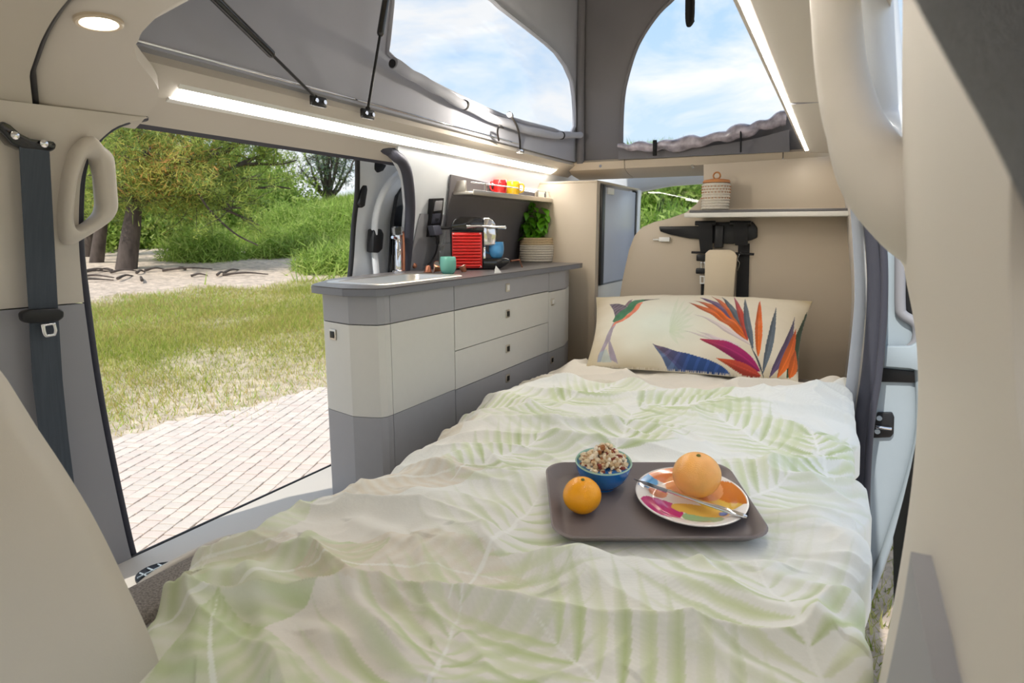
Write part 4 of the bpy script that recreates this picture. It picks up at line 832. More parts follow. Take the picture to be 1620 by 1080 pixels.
def duvet():
    nu, nv = 470, 640
    ys = np.concatenate([np.linspace(.30, 1.6, 430), np.linspace(1.6, 2.60, 212)[1:]]); nv = len(ys)
    us = np.linspace(0, 1, nu)
    le = np.interp(ys, [.30, .45, .52, .68, .9, 1.09, 1.24, 1.6, 2.0, 2.48, 2.7], [-.78, -.78, -.85, -.97, -1.01, -1.01, -.975, -1.0, -1.035, -1.08, -1.09])+.018*(vnoise(ys, ys*0, 9, 21)-.5)
    re = np.interp(ys, [.30, 1.0, 1.5, 2.2, 2.9], [.050, .052, .058, .050, .035])+.03*(vnoise(ys, ys*0+3, 8, 22)-.5)
    hang = .13
    S_ = -hang+us[None, :]*0
    U = us[None, :]*np.ones((nv, 1)); Y = ys[:, None]*np.ones((1, nu))
    width = (re-le)[:, None]; arc = U*(width+2*hang)-hang            # distance along the cloth from the left edge of the top
    top = np.clip(arc, 0, width); X = le[:, None]+top
    Z = duvet_z(X, Y)
    Z = Z-.04*np.exp(-top/.06)*np.clip((Y-.5)/.3, 0, 1)-.015*np.exp(-(width-top)/.05)
    dl = np.clip(-arc, 0, None); dr = np.clip(arc-width, 0, None)
    rr = .035
    for d, sg in ((dl, -1), (dr, 1)):
        th = np.clip(d/rr, 0, math.pi/2); X = X+sg*(rr*np.sin(th)+.06*np.clip(d-rr*1.57, 0, None)); Z = Z-(rr*(1-np.cos(th))+np.clip(d-rr*1.57, 0, None))
    X = X+np.where(dl+dr > rr, .010*(vnoise(Y, Y*0, 14, 30)-.5), 0)
    # the turned back end near the pillow: a soft thick fold
    fold = np.interp(X, [-1.1, -.85, -.5, -.2, .0, .06], [2.10, 2.16, 2.17, 2.22, 2.42, 2.52])
    e = (fold-Y); Z = Z+np.where(e > 0, .035*np.sqrt(np.clip(1-(1-np.clip(e/.05, 0, 1))**2, 0, 1)), 0)*np.clip((X+1.15)/.1, .3, 1)*np.clip(1-(e-.05)/.5, 0, 1)
    Z = Z+.05*np.exp(-((X-.03)/.07)**2-((Y-2.5)/.10)**2)
    # ---- print, and a beige tint for the less daylit side
    XY = np.stack([X, Y], -1); base = np.array(srgb(233, 233, 226)); C = np.ones(X.shape+(3,))*base
    warm = np.clip(1.25-(Y-.55)*.9-(X+.9)*1.1, 0, 1)*np.clip(fnoise(X, Y, 3.2, 40)*2.4-.7, 0, 1); C = C*(1-.7*warm[..., None])+np.array(srgb(221, 207, 188))*(.7*warm[..., None])  # beige print areas, gathered near left to paint daylight fading from the right door
    sw = fnoise(X, Y, 2.2, 41); strokes = .5+.5*np.sin((X*np.cos(sw*9)+Y*np.sin(sw*9))*420)
    C *= (1-.05*strokes*np.clip(fnoise(X, Y, 4, 45)*4-1.6, 0, 1))[..., None]
    green = [np.array(srgb(*c)) for c in ((190, 203, 150), (203, 213, 168), (180, 194, 138), (211, 217, 182))]; beige = np.array(srgb(217, 205, 184)); lines = np.array(srgb(240, 240, 234))
    spots = [(-.78, .62, 75, .55, 1), (-.60, .80, 20, .42, 2), (-.42, .60, 110, .5, 0), (-.15, .66, 150, .55, 0), (-.02, .95, 115, .5, 0), (-.52, 1.0, 95, .5, 0), (-.88, 1.12, 35, .45, 2), (-.72, 1.38, 75, .42, 0), (-.12, 1.40, 60, .4, 0),
             (-.9, 1.72, 30, .4, 0), (-.5, 1.68, 100, .42, 0), (-.22, 1.85, 140, .42, 0), (0, 1.7, 100, .38, 0), (-.72, 2.0, 70, .36, 0), (-.40, 2.0, 40, .36, 0), (-.30, .45, 40, .45, 1), (-.62, .48, 150, .45, 1), (-.98, .85, 100, .4, 1), (.0, .5, 80, .4, 0), (-1.0, 1.5, 80, .34, 2), (-.95, .65, 60, .35, 2)]
    for i, (cx, cy, an, L, typ) in enumerate(spots):
        an = R(an); d = np.array([math.cos(an), math.sin(an)]); p = np.array([cx, cy])-d*L*.5; nl = 11
        idx = np.nonzero(np.hypot(X-cx, Y-cy) < L*.95)
        if not len(idx[0]): continue
        q = XY[idx]; cc = C[idx]; fade = np.clip(fnoise(q[:, 0], q[:, 1], 5, 60+i)*3-.75, 0, 1)
        if typ:      # one broad leaf with fine veins
            m, s, a = seg_leaf(q, p, p+d*L, L*.52, .08); g = green[i % 4] if typ == 1 else beige
            vein = .5+.5*np.sin(s*85-np.abs(a)*12); f = ((.45+.4*vein)*(.35+.65*fade)*m)[:, None]; cc = cc*(1-f)+g*f; v = m & (np.abs(a) < .035); cc[v] = cc[v]*.4+lines*.6
        else:        # a feathery palm frond
            for k in range(nl):
                t0 = .06+.86*k/nl
                for sg in (-1, 1):
                    aa = an+sg*R(60-34*t0); ll = L*(.55*math.sin(math.pi*(.15+.75*t0)))+.05; b0 = p+d*L*t0; t1 = b0+ll*np.array([math.cos(aa), math.sin(aa)])
                    m, s, a = seg_leaf(q, b0, t1, .025, sg*.035); g = green[(i+k) % 4]
                    f = (np.clip(1-.6*np.abs(a+.3), .2, 1)*(.25+.75*fade)*np.clip(1.25-s, 0, 1)*m)[:, None]; cc = cc*(1-f)+g*f
            m, s, a = seg_leaf(q, p, p+d*L, .008); cc[m] = cc[m]*.3+lines*.7
        C[idx] = cc
    under = (e < -.004)[..., None]; b2 = np.array(srgb(214, 202, 184))*(.9+.2*vnoise(X, Y, 5, 50)[..., None]); C = np.where(under, C*.35+b2*.65, C)
    n_ = nu; V = np.stack([X, Y, Z], -1).reshape(-1, 3)
    a = (np.arange(nv-1)[:, None]*n_+np.arange(n_-1)[None]).ravel(); F = np.stack([a, a+1, a+n_+1, a+n_], 1)
    me = bpy.data.meshes.new('duvet'); me.from_pydata(V.tolist(), [], F.tolist()); me.shade_smooth()
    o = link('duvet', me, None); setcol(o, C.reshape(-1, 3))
    s = o.modifiers.new('thickness', 'SOLIDIFY'); s.thickness = .012; s.offset = -1
    return o
M['duvet'] = mat('printed_cotton_duvet', (1, 1, 1), .85, bump=.25, bscale=60, colattr=True, sheen=.15, spec=.2)
dv_ = duvet(); dv_.data.materials.append(M['duvet']); setp(dv_, 'rumpled white duvet with pale green palm leaf print on the bed', 'duvet')

# pillow
def pillow():
    BL, BR = bz(927, 580, .385), bz(1263, 606, .385); TL, TR = by(943, 470, 3.10), by(1286, 476, 3.10)
    ns, ntt = 460, 230; s = np.linspace(0, 1, ns)[None, :]; t = np.linspace(0, 1, ntt)[:, None]
    mid = (BL*(1-s[..., None])+BR*s[..., None])*(1-t[..., None])+(TL*(1-s[..., None])+TR*s[..., None])*t[..., None]
    nr = np.cross(BR-BL, TL-BL); nr /= np.linalg.norm(nr)
    if nr[1] > 0: nr = -nr
    px = 810+FPX*((mid-CP)@RT)/((mid-CP)@FW); py = 540-FPX*((mid-CP)@UP)/((mid-CP)@FW)
    es = 1-np.abs(2*s-1)**2.6; et = 1-np.abs(2*t-1)**2.4; bul = (np.clip(es, 0, 1)**.6)*(np.clip(et, 0, 1)**.6)
    # pulled-in sides between the corners
    up = (TL-BL)/np.linalg.norm(TL-BL); rt = (BR-BL)/np.linalg.norm(BR-BL)
    pin = .022*np.sin(math.pi*s)*((2*t-1)**3); mid2 = mid-up*pin[..., None]-rt*(.020*np.sin(math.pi*t)*((2*s-1)**3))[..., None]
    wr = .004*(vnoise(s*4+0*t, t*2+0*s, 5, 60)-.5)+.005*(vnoise(s*3+t*2, t*3-s, 4, 61)-.5)
    front = mid2+nr*(.095*bul+2.2*wr*bul)[..., None]; back = mid2-nr*(.055*bul)[..., None]
    # print, drawn in the frame of the pillow face
    U = (px-900)/.2716; Vv = (py-450)/.2716; q = np.stack([U, Vv], -1)
    n1_ = vnoise(s*3+0*t, t*2+0*s, 3, 62); C = np.ones(px.shape+(3,))*np.array(srgb(214, 205, 186)); mint_ = np.array(srgb(212, 221, 208)); tan_ = np.array(srgb(180, 164, 130))
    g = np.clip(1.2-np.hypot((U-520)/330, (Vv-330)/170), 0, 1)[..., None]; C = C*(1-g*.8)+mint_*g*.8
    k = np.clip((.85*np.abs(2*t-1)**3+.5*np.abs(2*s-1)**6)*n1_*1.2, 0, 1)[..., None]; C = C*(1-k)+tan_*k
    gw = np.array(srgb(186, 200, 168))
    for i in range(9):
        m, a, b = seg_leaf(q, (585, 380), (585+150*math.cos(-1.2+i*.3), 300+150*math.sin(-1.2+i*.3)), 22); C[m] = C[m]*.7+gw*.3
    org, red_, slate, pur, mag, nav, grn, pale = [np.array(srgb(*c)) for c in ((214, 104, 40), (176, 66, 50), (92, 102, 112), (112, 92, 126), (150, 34, 92), (46, 70, 118), (58, 82, 58), (202, 184, 190))]
    def leaf(tip, base, w, col, tipc=None, bend=0., al=1.):
        m, a, b = seg_leaf(q, base, tip, w, bend); 
        if not m.any(): return
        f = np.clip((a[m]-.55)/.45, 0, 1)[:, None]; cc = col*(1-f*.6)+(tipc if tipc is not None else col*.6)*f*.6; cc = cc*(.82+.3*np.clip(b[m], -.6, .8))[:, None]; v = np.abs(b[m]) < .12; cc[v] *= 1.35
        C[m] = C[m]*(1-al)+cc*al
    leaf((725, 280), (1060, 440), 26, pale, al=.7); leaf((740, 375), (1090, 500), 20, pale, al=.7); leaf((670, 380), (1010, 450), 18, pale, al=.6)
    leaf((487, 425), (965, 560), 118, nav, np.array(srgb(120, 84, 50)), -.10)
    m, a, b = seg_leaf(q, (965, 560), (487, 425), 118, -.10); mm = m & (b < -.1) & (a > .3); C[mm] = C[mm]*.55+np.array(srgb(96, 124, 160))*.45; mm = m & (np.sin(a*55+b*3) > .55); C[mm] *= 1.4
    leaf((755, 415), (1115, 540), 58, mag, red_, .04); leaf((850, 495), (1120, 553), 34, red_, org)
    leaf((690, 208), (1040, 420), 42, org, slate*.6, .05); leaf((725, 185), (1030, 400), 44, org, slate*.6, .05); leaf((757, 165), (1005, 350), 40, pur, None, .05)
    leaf((825, 150), (1020, 380), 44, org, slate, .04); leaf((885, 150), (1020, 370), 36, slate); leaf((955, 150), (1040, 420), 38, red_, pur); leaf((1022, 165), (1072, 455), 40, slate, None, -.04)
    leaf((1110, 168), (1102, 490), 46, org, red_); leaf((1210, 200), (1130, 548), 42, slate, None, .04); leaf((1330, 235), (1170, 558), 50, pur*.7, slate, .10); leaf((1400, 165), (1270, 560), 92, grn, grn*.6, .10)
    leaf((1345, 293), (1215, 560), 56, org, red_, .08); leaf((1340, 405), (1285, 560), 52, org, red_, .06); leaf((1050, 430), (1138, 560), 10, slate*.5)
    def poly(pts, col, al=1.):
        P = np.array(pts, float); ins = np.zeros(U.shape, bool)
        for (x1, y1), (x2, y2) in zip(P, np.roll(P, -1, 0)):
            c_ = (y1 > Vv) != (y2 > Vv); xi = (x2-x1)*(Vv-y1)/(y2-y1+1e-9)+x1; ins ^= c_ & (U < xi)
        h = (.8+.4*vnoise(U, Vv, .05, 70))[..., None]; C[ins] = (C*(1-al)+np.array(srgb(*col))*h*al)[ins]
        return ins
    poly([(250, 290), (222, 335), (200, 385), (168, 440), (163, 470), (185, 470), (205, 420), (225, 390), (228, 430), (240, 470), (285, 485), (262, 440), (235, 385), (250, 330), (268, 305)], (142, 130, 150), .85)
    poly([(175, 430), (165, 470), (250, 478), (225, 440), (215, 420)], (140, 168, 176), .5)
    i_ = poly([(228, 160), (285, 178), (330, 200), (345, 225), (325, 252), (290, 262), (262, 262), (250, 215)], (108, 96, 108)); st_ = i_ & (np.sin((U*.5+Vv*.9)*.35) > .3); C[st_] *= .55
    poly([(325, 195), (372, 150), (362, 190), (345, 215)], (126, 104, 112))
    poly([(262, 255), (320, 225), (350, 195), (385, 172), (430, 168), (455, 176), (420, 190), (385, 215), (350, 250), (300, 282), (258, 292), (245, 280)], (70, 120, 88))
    poly([(258, 290), (300, 280), (345, 255), (385, 215), (425, 188), (432, 196), (405, 232), (360, 270), (310, 296), (265, 302), (238, 320)], (208, 120, 92))
    poly([(438, 170), (470, 172), (528, 168), (528, 172), (470, 179), (438, 182)], (60, 54, 50))
    nV = ns*ntt; V = np.vstack([front.reshape(-1, 3), back.reshape(-1, 3)]); a = (np.arange(ntt-1)[:, None]*ns+np.arange(ns-1)[None]).ravel()
    F1 = np.stack([a, a+1, a+ns+1, a+ns], 1); F2 = np.stack([nV+a, nV+a+ns, nV+a+ns+1, nV+a+1], 1)
    me = bpy.data.meshes.new('pillow'); me.from_pydata(V.tolist(), [], np.vstack([F1, F2]).tolist()); 
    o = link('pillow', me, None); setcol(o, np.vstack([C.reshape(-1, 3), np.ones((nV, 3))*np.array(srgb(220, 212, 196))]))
    bm = bmesh.new(); bm.from_mesh(me); bmesh.ops.remove_doubles(bm, verts=bm.verts, dist=.0002); bm.to_mesh(me); bm.free(); me.shade_smooth()
    me.materials.append(M['pillow']); return o
M['pillow'] = mat('printed_pillow_cotton', (1, 1, 1), .8, bump=.2, bscale=70, colattr=True, sheen=.15, spec=.2)
pw = pillow(); setp(pw, 'cream pillow printed with a hummingbird and orange palm leaves', 'pillow')

# ================================================================== BREAKFAST TRAY
ZTR = TCEN[2]-.022
ty = thing('serving_tray', 'grey rectangular serving tray on the duvet', 'tray', (TCEN[0], TCEN[1], ZTR))
e1 = TE1[:2]; e2 = TE2F[:2]; w1, w2 = TW1, TW2; tcn_ = TCEN[:2]
def tl(ins, z, r): return np.array([np.r_[tcn_+e1*x+e2*y, z] for x, y in rrect(-w1/2+ins, -w2/2+ins, w1/2-ins, w2/2-ins, r, 6)])
M['tray'] = mat('grey_tray_plastic', srgb(122, 112, 110), .42, bump=.15, bscale=900, vary=.02)
loops('tray_body', [tl(.02, ZTR, .03), tl(.002, ZTR+.018, .045), tl(0, ZTR+.021, .045), tl(.003, ZTR+.023, .044), tl(.007, ZTR+.021, .043), tl(.022, ZTR+.005, .032), tl(.03, ZTR+.0035, .028)], M['tray'], ty, ang=50)
mk('tray_underside', tl(.02, ZTR, .03), [tuple(range(28))], M['tray'], ty)
ZTI = ZTR+.0036
# bowl with granola
bc = tflat(953, 768, -.0185); bw = thing('cereal_bowl', 'blue bowl heaped with granola on the tray', 'bowl', tuple(bc))
M['bowlblue'] = mat('cobalt_blue_glaze', srgb(34, 112, 190), .12, coat=.6, vary=.06, vscale=20); M['bowlrim'] = mat('pale_green_glaze', srgb(160, 200, 180), .15, coat=.5, vary=.03)
s_ = 1.0
lathe('bowl_body', [(.001, .0), (.028, .0), (.029, .005), (.040, .012), (.053, .028), (.059, .045), (.0615, .060)], bc, M['bowlblue'], bw, n=48, ang=60)
lathe('bowl_lining', [(.0615, .060), (.060, .063), (.0575, .061), (.055, .045), (.045, .025), (.025, .012), (.001, .010)], bc, M['bowlrim'], bw, n=48, ang=60)
r = np.random.default_rng(5); V = []; F = []; CC = []
gcols = [srgb(*c) for c in ((238, 220, 190), (226, 204, 168), (244, 232, 212), (210, 176, 134), (168, 108, 62), (132, 58, 44), (206, 176, 136), (230, 212, 180))]
ico = bmesh.new(); bmesh.ops.create_icosphere(ico, subdivisions=1, radius=1); iv = np.array([v.co[:] for v in ico.verts]); ifc = [[v.index for v in f.verts] for f in ico.faces]; ico.free()
for k in range(460):
    a = r.uniform(0, 6.28); q = math.sqrt(r.random())*.054; hz = .050+.034*(1-(q/.054)**1.6)*(.75+.5*r.random())+r.normal(0, .003)
    if q < .02 and r.random() < .4: hz += .008
    c = bc+np.array([q*math.cos(a), q*math.sin(a), hz]); s = r.uniform(.0036, .0085)*np.array([1, r.uniform(.75, 1), r.uniform(.6, .95)])
    q3 = np.array(Matrix.Rotation(r.uniform(0, 6), 3, Vector(r.normal(size=3)))); vv = ((iv*(1+r.normal(0, .14, iv.shape)))*s)@q3.T+c
    n0 = len(V)*len(iv); V.append(vv); F += [[n0+i for i in f] for f in ifc]; CC.append(np.tile(gcols[int(r.integers(8))], (len(iv), 1)))
go = mk('granola', np.vstack(V), F, mat('granola_oats', (1, 1, 1), .75, colattr=True, bump=.5, bscale=300), None, smooth=False, fixn=False); setcol(go, np.vstack(CC)); setp(go, 'heap of oat granola clusters in the blue bowl', 'granola', kind='stuff')
# citrus
def citrus(name, label, cat, c, rad, m, sq=.93, green=True):
    t = thing(name, label, cat, tuple(c)); c = np.array(c); nn, mm = 48, 28; V = []; 
    for i in range(mm+1):
        th = math.pi*i/mm; z = math.cos(th)*sq; rr = math.sin(th); dip = .06*math.exp(-(th/.22)**2)+.04*math.exp(-((math.pi-th)/.25)**2)*-1
        for j in range(nn):
            a = 2*math.pi*j/nn; k = 1+.012*math.sin(3*a+th*2)+.008*math.sin(5*a); V.append(c+rad*np.array([rr*math.cos(a)*k, rr*math.sin(a)*k, z-dip+sq]))
    F = [(i*nn+j, (i+1)*nn+j, (i+1)*nn+(j+1) % nn, i*nn+(j+1) % nn) for i in range(mm) for j in range(nn)]
    mk('peel', V, F, m, t, ang=80)
    lathe('stem_button', [(.0005, .004), (rad*.07, .003), (rad*.10, .0), (.0005, -.003)], c+np.array([0, 0, rad*(2*sq-.055)]), mat(name+'_stem', srgb(110, 110, 50), .8, bump=.4, bscale=200), t, n=10)
M['mandarin'] = mat('orange_peel', srgb(255, 170, 10), .22, bump=.3, bscale=420, vary=.05, vscale=30, coat=.15, sss=.1)
M['grapefruit'] = mat('grapefruit_peel', srgb(253, 182, 100), .27, bump=.22, bscale=420, vary=.09, vscale=22, coat=.12, sss=.1)
mp = tflat(920, 808, -.0185); citrus('mandarin', 'bright orange mandarin on the tray beside the bowl', 'mandarin', mp, .039, M['mandarin'], .95)
# plate
ppc = tflat(1092, 795, -.0185); pt = thing('plate', 'white plate printed with colourful blobs on the tray', 'plate', tuple(ppc))
ppc[2] = ZTI
PRF = [(.0, .004), (.03, .004), (.06, .0045), (.078, .008), (.095, .016), (.112, .021), (.1145, .0205), (.1145, .0185), (.10, .014), (.08, .005), (.06, .0), (.0, .0)]
pr = resamp(PRF, 90); nn = 200; a = np.linspace(0, 2*math.pi, nn, endpoint=False)
Px = pr[:, 0][:, None]*np.cos(a); Py = pr[:, 0][:, None]*np.sin(a); PV = np.stack([Px, Py, np.broadcast_to(pr[:, 1][:, None], Px.shape)], -1)
PC = np.ones(PV.shape)*np.array(srgb(240, 234, 226)); q = PV[..., :2]+ppc[:2]
def blob(px, py, w, h, an, col, z=None):
    global PC; h = h*1.45
    c = tflat(px, py, -.008)[:2]; d = q-c; aa = R(an); u = d[..., 0]*math.cos(aa)+d[..., 1]*math.sin(aa); v = -d[..., 0]*math.sin(aa)+d[..., 1]*math.cos(aa)
    m = ((np.abs(u)/w)**2.3+(np.abs(v)/h)**2.3 < 1); PC[m] = srgb(*col)
blob(1018, 762, .030, .020, 60, (82, 158, 214)); blob(1041, 776, .020, .013, 0, (224, 150, 110)); blob(1046, 803, .044, .027, -12, (196, 40, 120)); blob(1112, 818, .040, .016, 10, (150, 190, 140))
blob(1110, 804, .06, .014, 8, (236, 190, 90)); blob(1140, 786, .05, .034, 20, (240, 200, 90)); blob(1165, 785, .03, .045, 70, (214, 128, 50)); blob(1060, 752, .05, .02, 30, (222, 130, 70)); blob(1145, 811, .009, .006, 0, (70, 80, 150)); blob(1098, 770, .06, .03, 10, (238, 170, 110))
PC[(pr[:, 0] > .1105)[:, None] & np.ones(nn, bool)[None]] = srgb(240, 234, 226); PC[50:] = srgb(240, 234, 226)
m_, = [len(pr)]
F = [(i*nn+j, i*nn+(j+1) % nn, (i+1)*nn+(j+1) % nn, (i+1)*nn+j) for i in range(m_-1) for j in range(nn)]
po_ = mk('dish', PV.reshape(-1, 3)+ppc, F, mat('glazed_printed_china', (1, 1, 1), .12, colattr=True, coat=.6), pt, ang=60, fixn=True); setcol(po_, PC.reshape(-1, 3))
gp = tflat(1099, 782, -.0145); citrus('grapefruit', 'pale orange grapefruit sitting on the plate', 'grapefruit', gp+np.array([0, 0, .001]), .050, M['grapefruit'], .94)
kn = thing('table_knife', 'steel table knife laid across the plate', 'knife', tuple(tflat(1090, 790, .006)))
k0 = tflat(1003, 757, .007); k1_ = tflat(1057, 776, .0065); k2_ = tflat(1182, 818, .006)
u = (k2_-k0)/np.linalg.norm(k2_-k0); sd_ = np.cross(u, [0, 0, 1.]); sd_ /= np.linalg.norm(sd_)
prism('blade', [k0, k0*.6+k1_*.4+sd_*.008, k1_+sd_*.009, k1_-sd_*.005, k0*.6+k1_*.4-sd_*.005], (0, 0, -.0016), M['chrome'], kn, b=0)
tube('handle', [k1_, k1_*.7+k2_*.3, k1_*.3+k2_*.7, k2_*.96+k1_*.04, k2_], [.0045, .0055, .0065, .007, .004], M['chrome'], kn, n=12, sq=(1, .7))

for o in list(COL.objects):
    if o.parent is None and o.name.split('.')[0] in ('serving_tray', 'cereal_bowl', 'granola', 'mandarin', 'plate', 'grapefruit', 'table_knife'): tilted(o)

# ================================================================== FRONT SEATS close to the camera
fs = thing('front_seat', 'blurred beige leather front seat back at the lower left corner', 'seat', (-.8, .3, .05))
sil = [(-140, 470), (-60, 520), (0, 585), (30, 630), (60, 678), (100, 738), (140, 803), (175, 870), (205, 935), (235, 1000), (262, 1082), (290, 1200)]
E1 = smooth([by(x, y, .46) for x, y in sil], 3); t = np.linspace(0, 1, 9); rows = []
for p in E1:
    rows.append([p+np.array([-.02*math.sin(k*math.pi/2)*0-(.10 if k > .5 else .10*k*2)*0, -.30*k, .0])+np.array([-.0, 0, .03*math.sin(math.pi*min(1, k*3)/2)])*np.array([1, 1, 1]) for k in t])
G = np.array(rows); sheet('seat_back', G, np.array([-.25, 0, -.12]), M['seatleather'], fs, ang=80)
hr = thing('head_restraint', 'blurred dark fabric head restraint at the upper right corner', 'head restraint', (.2, .3, 1.0))
A = [by(x, y, .29) for x, y in [(1425, -60), (1447, 0), (1500, 98), (1560, 205), (1600, 285), (1640, 370), (1680, 460)]]
A = smooth(A, 4); G = np.array([[p+np.array([.07*(1-math.cos(k*1.57)), -.10*math.sin(k*1.57), .006*k]) for k in np.linspace(0, 1, 9)] for p in A])
sheet('cushion', G, (.09, .01, .03), M['darkfabric'], hr, ang=80)

# ================================================================== OUTDOORS
ZGR = -.60
def sstep(a, b, x): t = np.clip((x-a)/(b-a), 0, 1); return t*t*(3-2*t)
def gz(X, Y):
    X = np.asarray(X, float); Y = np.asarray(Y, float); r = np.hypot(X, Y); az = np.degrees(np.arctan2(-X, Y))
    b = ZGR+.088*np.clip(r-6.8, 0, 9.5)+.03*np.clip(r-16.3, 0, 30)
    h = np.interp(az, [-180, -60, -20, 0, 14, 25, 38, 42, 46, 49, 53, 58, 64, 75, 110, 180], [0, 0, .8, 2.4, 2.9, 2.6, 1.6, 1.35, 1.1, .8, .5, .4, .5, .5, .3, 0])
    start = np.interp(az, [-180, 20, 40, 50, 60, 180], [9, 10, 13.5, 17, 19, 19]); z = b*1.0+h*sstep(start, start+11, r)
    z = z+(.05*(vnoise(X+40, Y+40, .5, 80)-.5)+.02*(vnoise(X+40, Y+40, 2.1, 81)-.5))*sstep(6.4, 8, r)
    w = np.where(X > -1, sstep(-1, 2, X), 0); return z*(1-w)+np.where(Y > 8, z, ZGR+.04*(vnoise(X+40, Y+40, 1.3, 82)-.5))*w
gn_a = np.r_[np.linspace(-180, 0, 60, endpoint=False), np.linspace(0, 80, 240, endpoint=False), np.linspace(80, 180, 40, endpoint=False)]; gr_ = np.r_[np.linspace(.0, 6, 24), np.linspace(6.2, 22, 130), np.linspace(22.5, 60, 40), [90, 150, 260]]
A_, R_ = np.meshgrid(np.radians(gn_a), gr_); GX = -R_*np.sin(A_); GY = R_*np.cos(A_); GZ = gz(GX, GY)
GZ[R_ > 60] = np.minimum(GZ[R_ > 60], .4)
na = len(gn_a); V = np.stack([GX, GY, GZ], -1).reshape(-1, 3); F = [(i*na+j, i*na+(j+1) % na, (i+1)*na+(j+1) % na, (i+1)*na+j) for i in range(len(gr_)-1) for j in range(na)]
def grass_amount(X, Y):
    """how much grass covers the sand at a place: bands of lawn, bare sandy track, dune"""
    r = np.hypot(X, Y); az = np.degrees(np.arctan2(-X, Y)); n = vnoise(X+50, Y+50, .55, 90)*.6+vnoise(X+50, Y+50, 1.7, 91)*.4
    lawn = sstep(5.2, 8.0, r+1.8*(n-.5))*(1-sstep(11.6, 13.0, r+2.4*(n-.5)))*np.clip(.25+1.5*vnoise(X+50, Y+50, .8, 96), 0, 1); dune = sstep(0, 1, (r-np.interp(az, [0, 30, 40, 46, 50, 56, 66], [8, 11.5, 14, 16.8, 19, 20.5, 20.5])+2*(n-.5))/2)
    back = np.where((Y > 8) & (az < 32), 1., 0)
    return np.clip(np.maximum(np.maximum(lawn*(.35+1.0*n), dune), back), 0, 1)
gm = bpy.data.materials.new('sandy_ground_with_grass'); gm.use_nodes = True; t = gm.node_tree; b = t.nodes['Principled BSDF']; b.inputs['Roughness'].default_value = .95; b.inputs['Specular IOR Level'].default_value = .1
va = t.nodes.new('ShaderNodeVertexColor'); va.layer_name = 'Col'; tcg = t.nodes.new('ShaderNodeTexCoord')
nz = t.nodes.new('ShaderNodeTexNoise'); nz.inputs['Scale'].default_value = 7; nz.inputs['Detail'].default_value = 10; nz.inputs['Roughness'].default_value = .7; t.links.new(tcg.outputs['Object'], nz.inputs[0])
rp = t.nodes.new('ShaderNodeValToRGB'); rp.color_ramp.elements[0].position = .3; rp.color_ramp.elements[0].color = (.55, .55, .55, 1); rp.color_ramp.elements[1].position = .7; rp.color_ramp.elements[1].color = (1.2, 1.2, 1.2, 1); t.links.new(nz.outputs['Fac'], rp.inputs[0])
mxg = t.nodes.new('ShaderNodeMix'); mxg.data_type = 'RGBA'; mxg.blend_type = 'MULTIPLY'; mxg.inputs[0].default_value = 1; t.links.new(va.outputs[0], mxg.inputs[6]); t.links.new(rp.outputs[0], mxg.inputs[7]); t.links.new(mxg.outputs[2], b.inputs['Base Color'])
bpn = t.nodes.new('ShaderNodeBump'); bpn.inputs['Strength'].default_value = .8; bpn.inputs['Distance'].default_value = .05; t.links.new(nz.outputs['Fac'], bpn.inputs['Height']); t.links.new(bpn.outputs[0], b.inputs['Normal'])
gro = mk('ground', V, F, gm, None, fixn=False); ga = grass_amount(V[:, 0], V[:, 1])[:, None]
sandc = np.array(srgb(226, 206, 186)); grassc = np.array(srgb(172, 166, 96)); gn_ = vnoise(V[:, 0]+50, V[:, 1]+50, .8, 92)[:, None]
setcol(gro, sandc*(1-ga*.8)*(.9+.2*gn_)+grassc*ga*.8*(.7+.6*gn_)); setp(gro, 'sandy ground with patches of grass outside the van', 'ground', kind=S)
gro.data.update()

# paving of small blocks before the left door
pav = thing('paving', 'pale block paving outside the left door', 'paving', (-3.2, 2.6, ZGR), kind=S)
ang = R(22.4); d1 = np.array([-math.sin(ang), math.cos(ang)]); d2 = np.array([math.cos(ang), math.sin(ang)]); BW, BL_ = .0985, .0745
box_lo = 0
M['joint'] = mat('paving_joint_sand', srgb(112, 96, 82), .95, bump=.8, bscale=120, vary=.15, vscale=30)
bricks = []
for i in range(-70, 60):
    for j in range(-60, 110):
        c = np.array([-3.2, 2.6])+d2*BW*i+d1*BL_*(j+(.5 if i % 2 else 0))
        r = math.hypot(*c)
        if c[0] > -1.75 or r > np.interp(math.degrees(math.atan2(-c[0], c[1])), [40, 44, 52, 60, 66], [6.5, 6.3, 5.9, 5.35, 5.2])+.3*(float(vnoise(np.array([c[0]+50]), np.array([c[1]+50]), 1.6, 97)[0])-.5): continue
        x, y = pj((c[0], c[1], ZGR+.02)); 
        if x < 60 or x > 640 or y > 1150: continue
        bricks.append((r, c, x, y))
bricks.sort(key=lambda q: q[0])
PM = [mat('paver_%s' % n, srgb(*c), .9, bump=.7, bscale=90, vary=.10, vscale=12) for n, c in (('pale', (221, 206, 192)), ('rose', (216, 199, 186)), ('grey', (213, 200, 187)))]
hb = bevel_mesh([(x, y, z) for x in (-BW/2+.0030, BW/2-.0030) for y in (-BL_/2+.0034, BL_/2-.0034) for z in (0, .03)], BF, .0022, 1); BM = []
for m in PM:
    me = bpy.data.meshes.new('paver'); hb.to_mesh(me); me.materials.append(m); BM.append(me)
bv = np.array([v.co[:] for v in hb.verts]); bf = [[v.index for v in f.verts] for f in hb.faces]; hb.free()
rest_v = [[], [], []]; cnt = 0
vis = [q for q in bricks if 185 < q[2] < 540 and 560 < q[3] < 900 and not (q[3] > 900-(q[2]-300)*.62 and q[2] > 300)]
visset = set(id(q) for q in vis[:300])
co, sn = math.cos(ang), math.sin(ang)
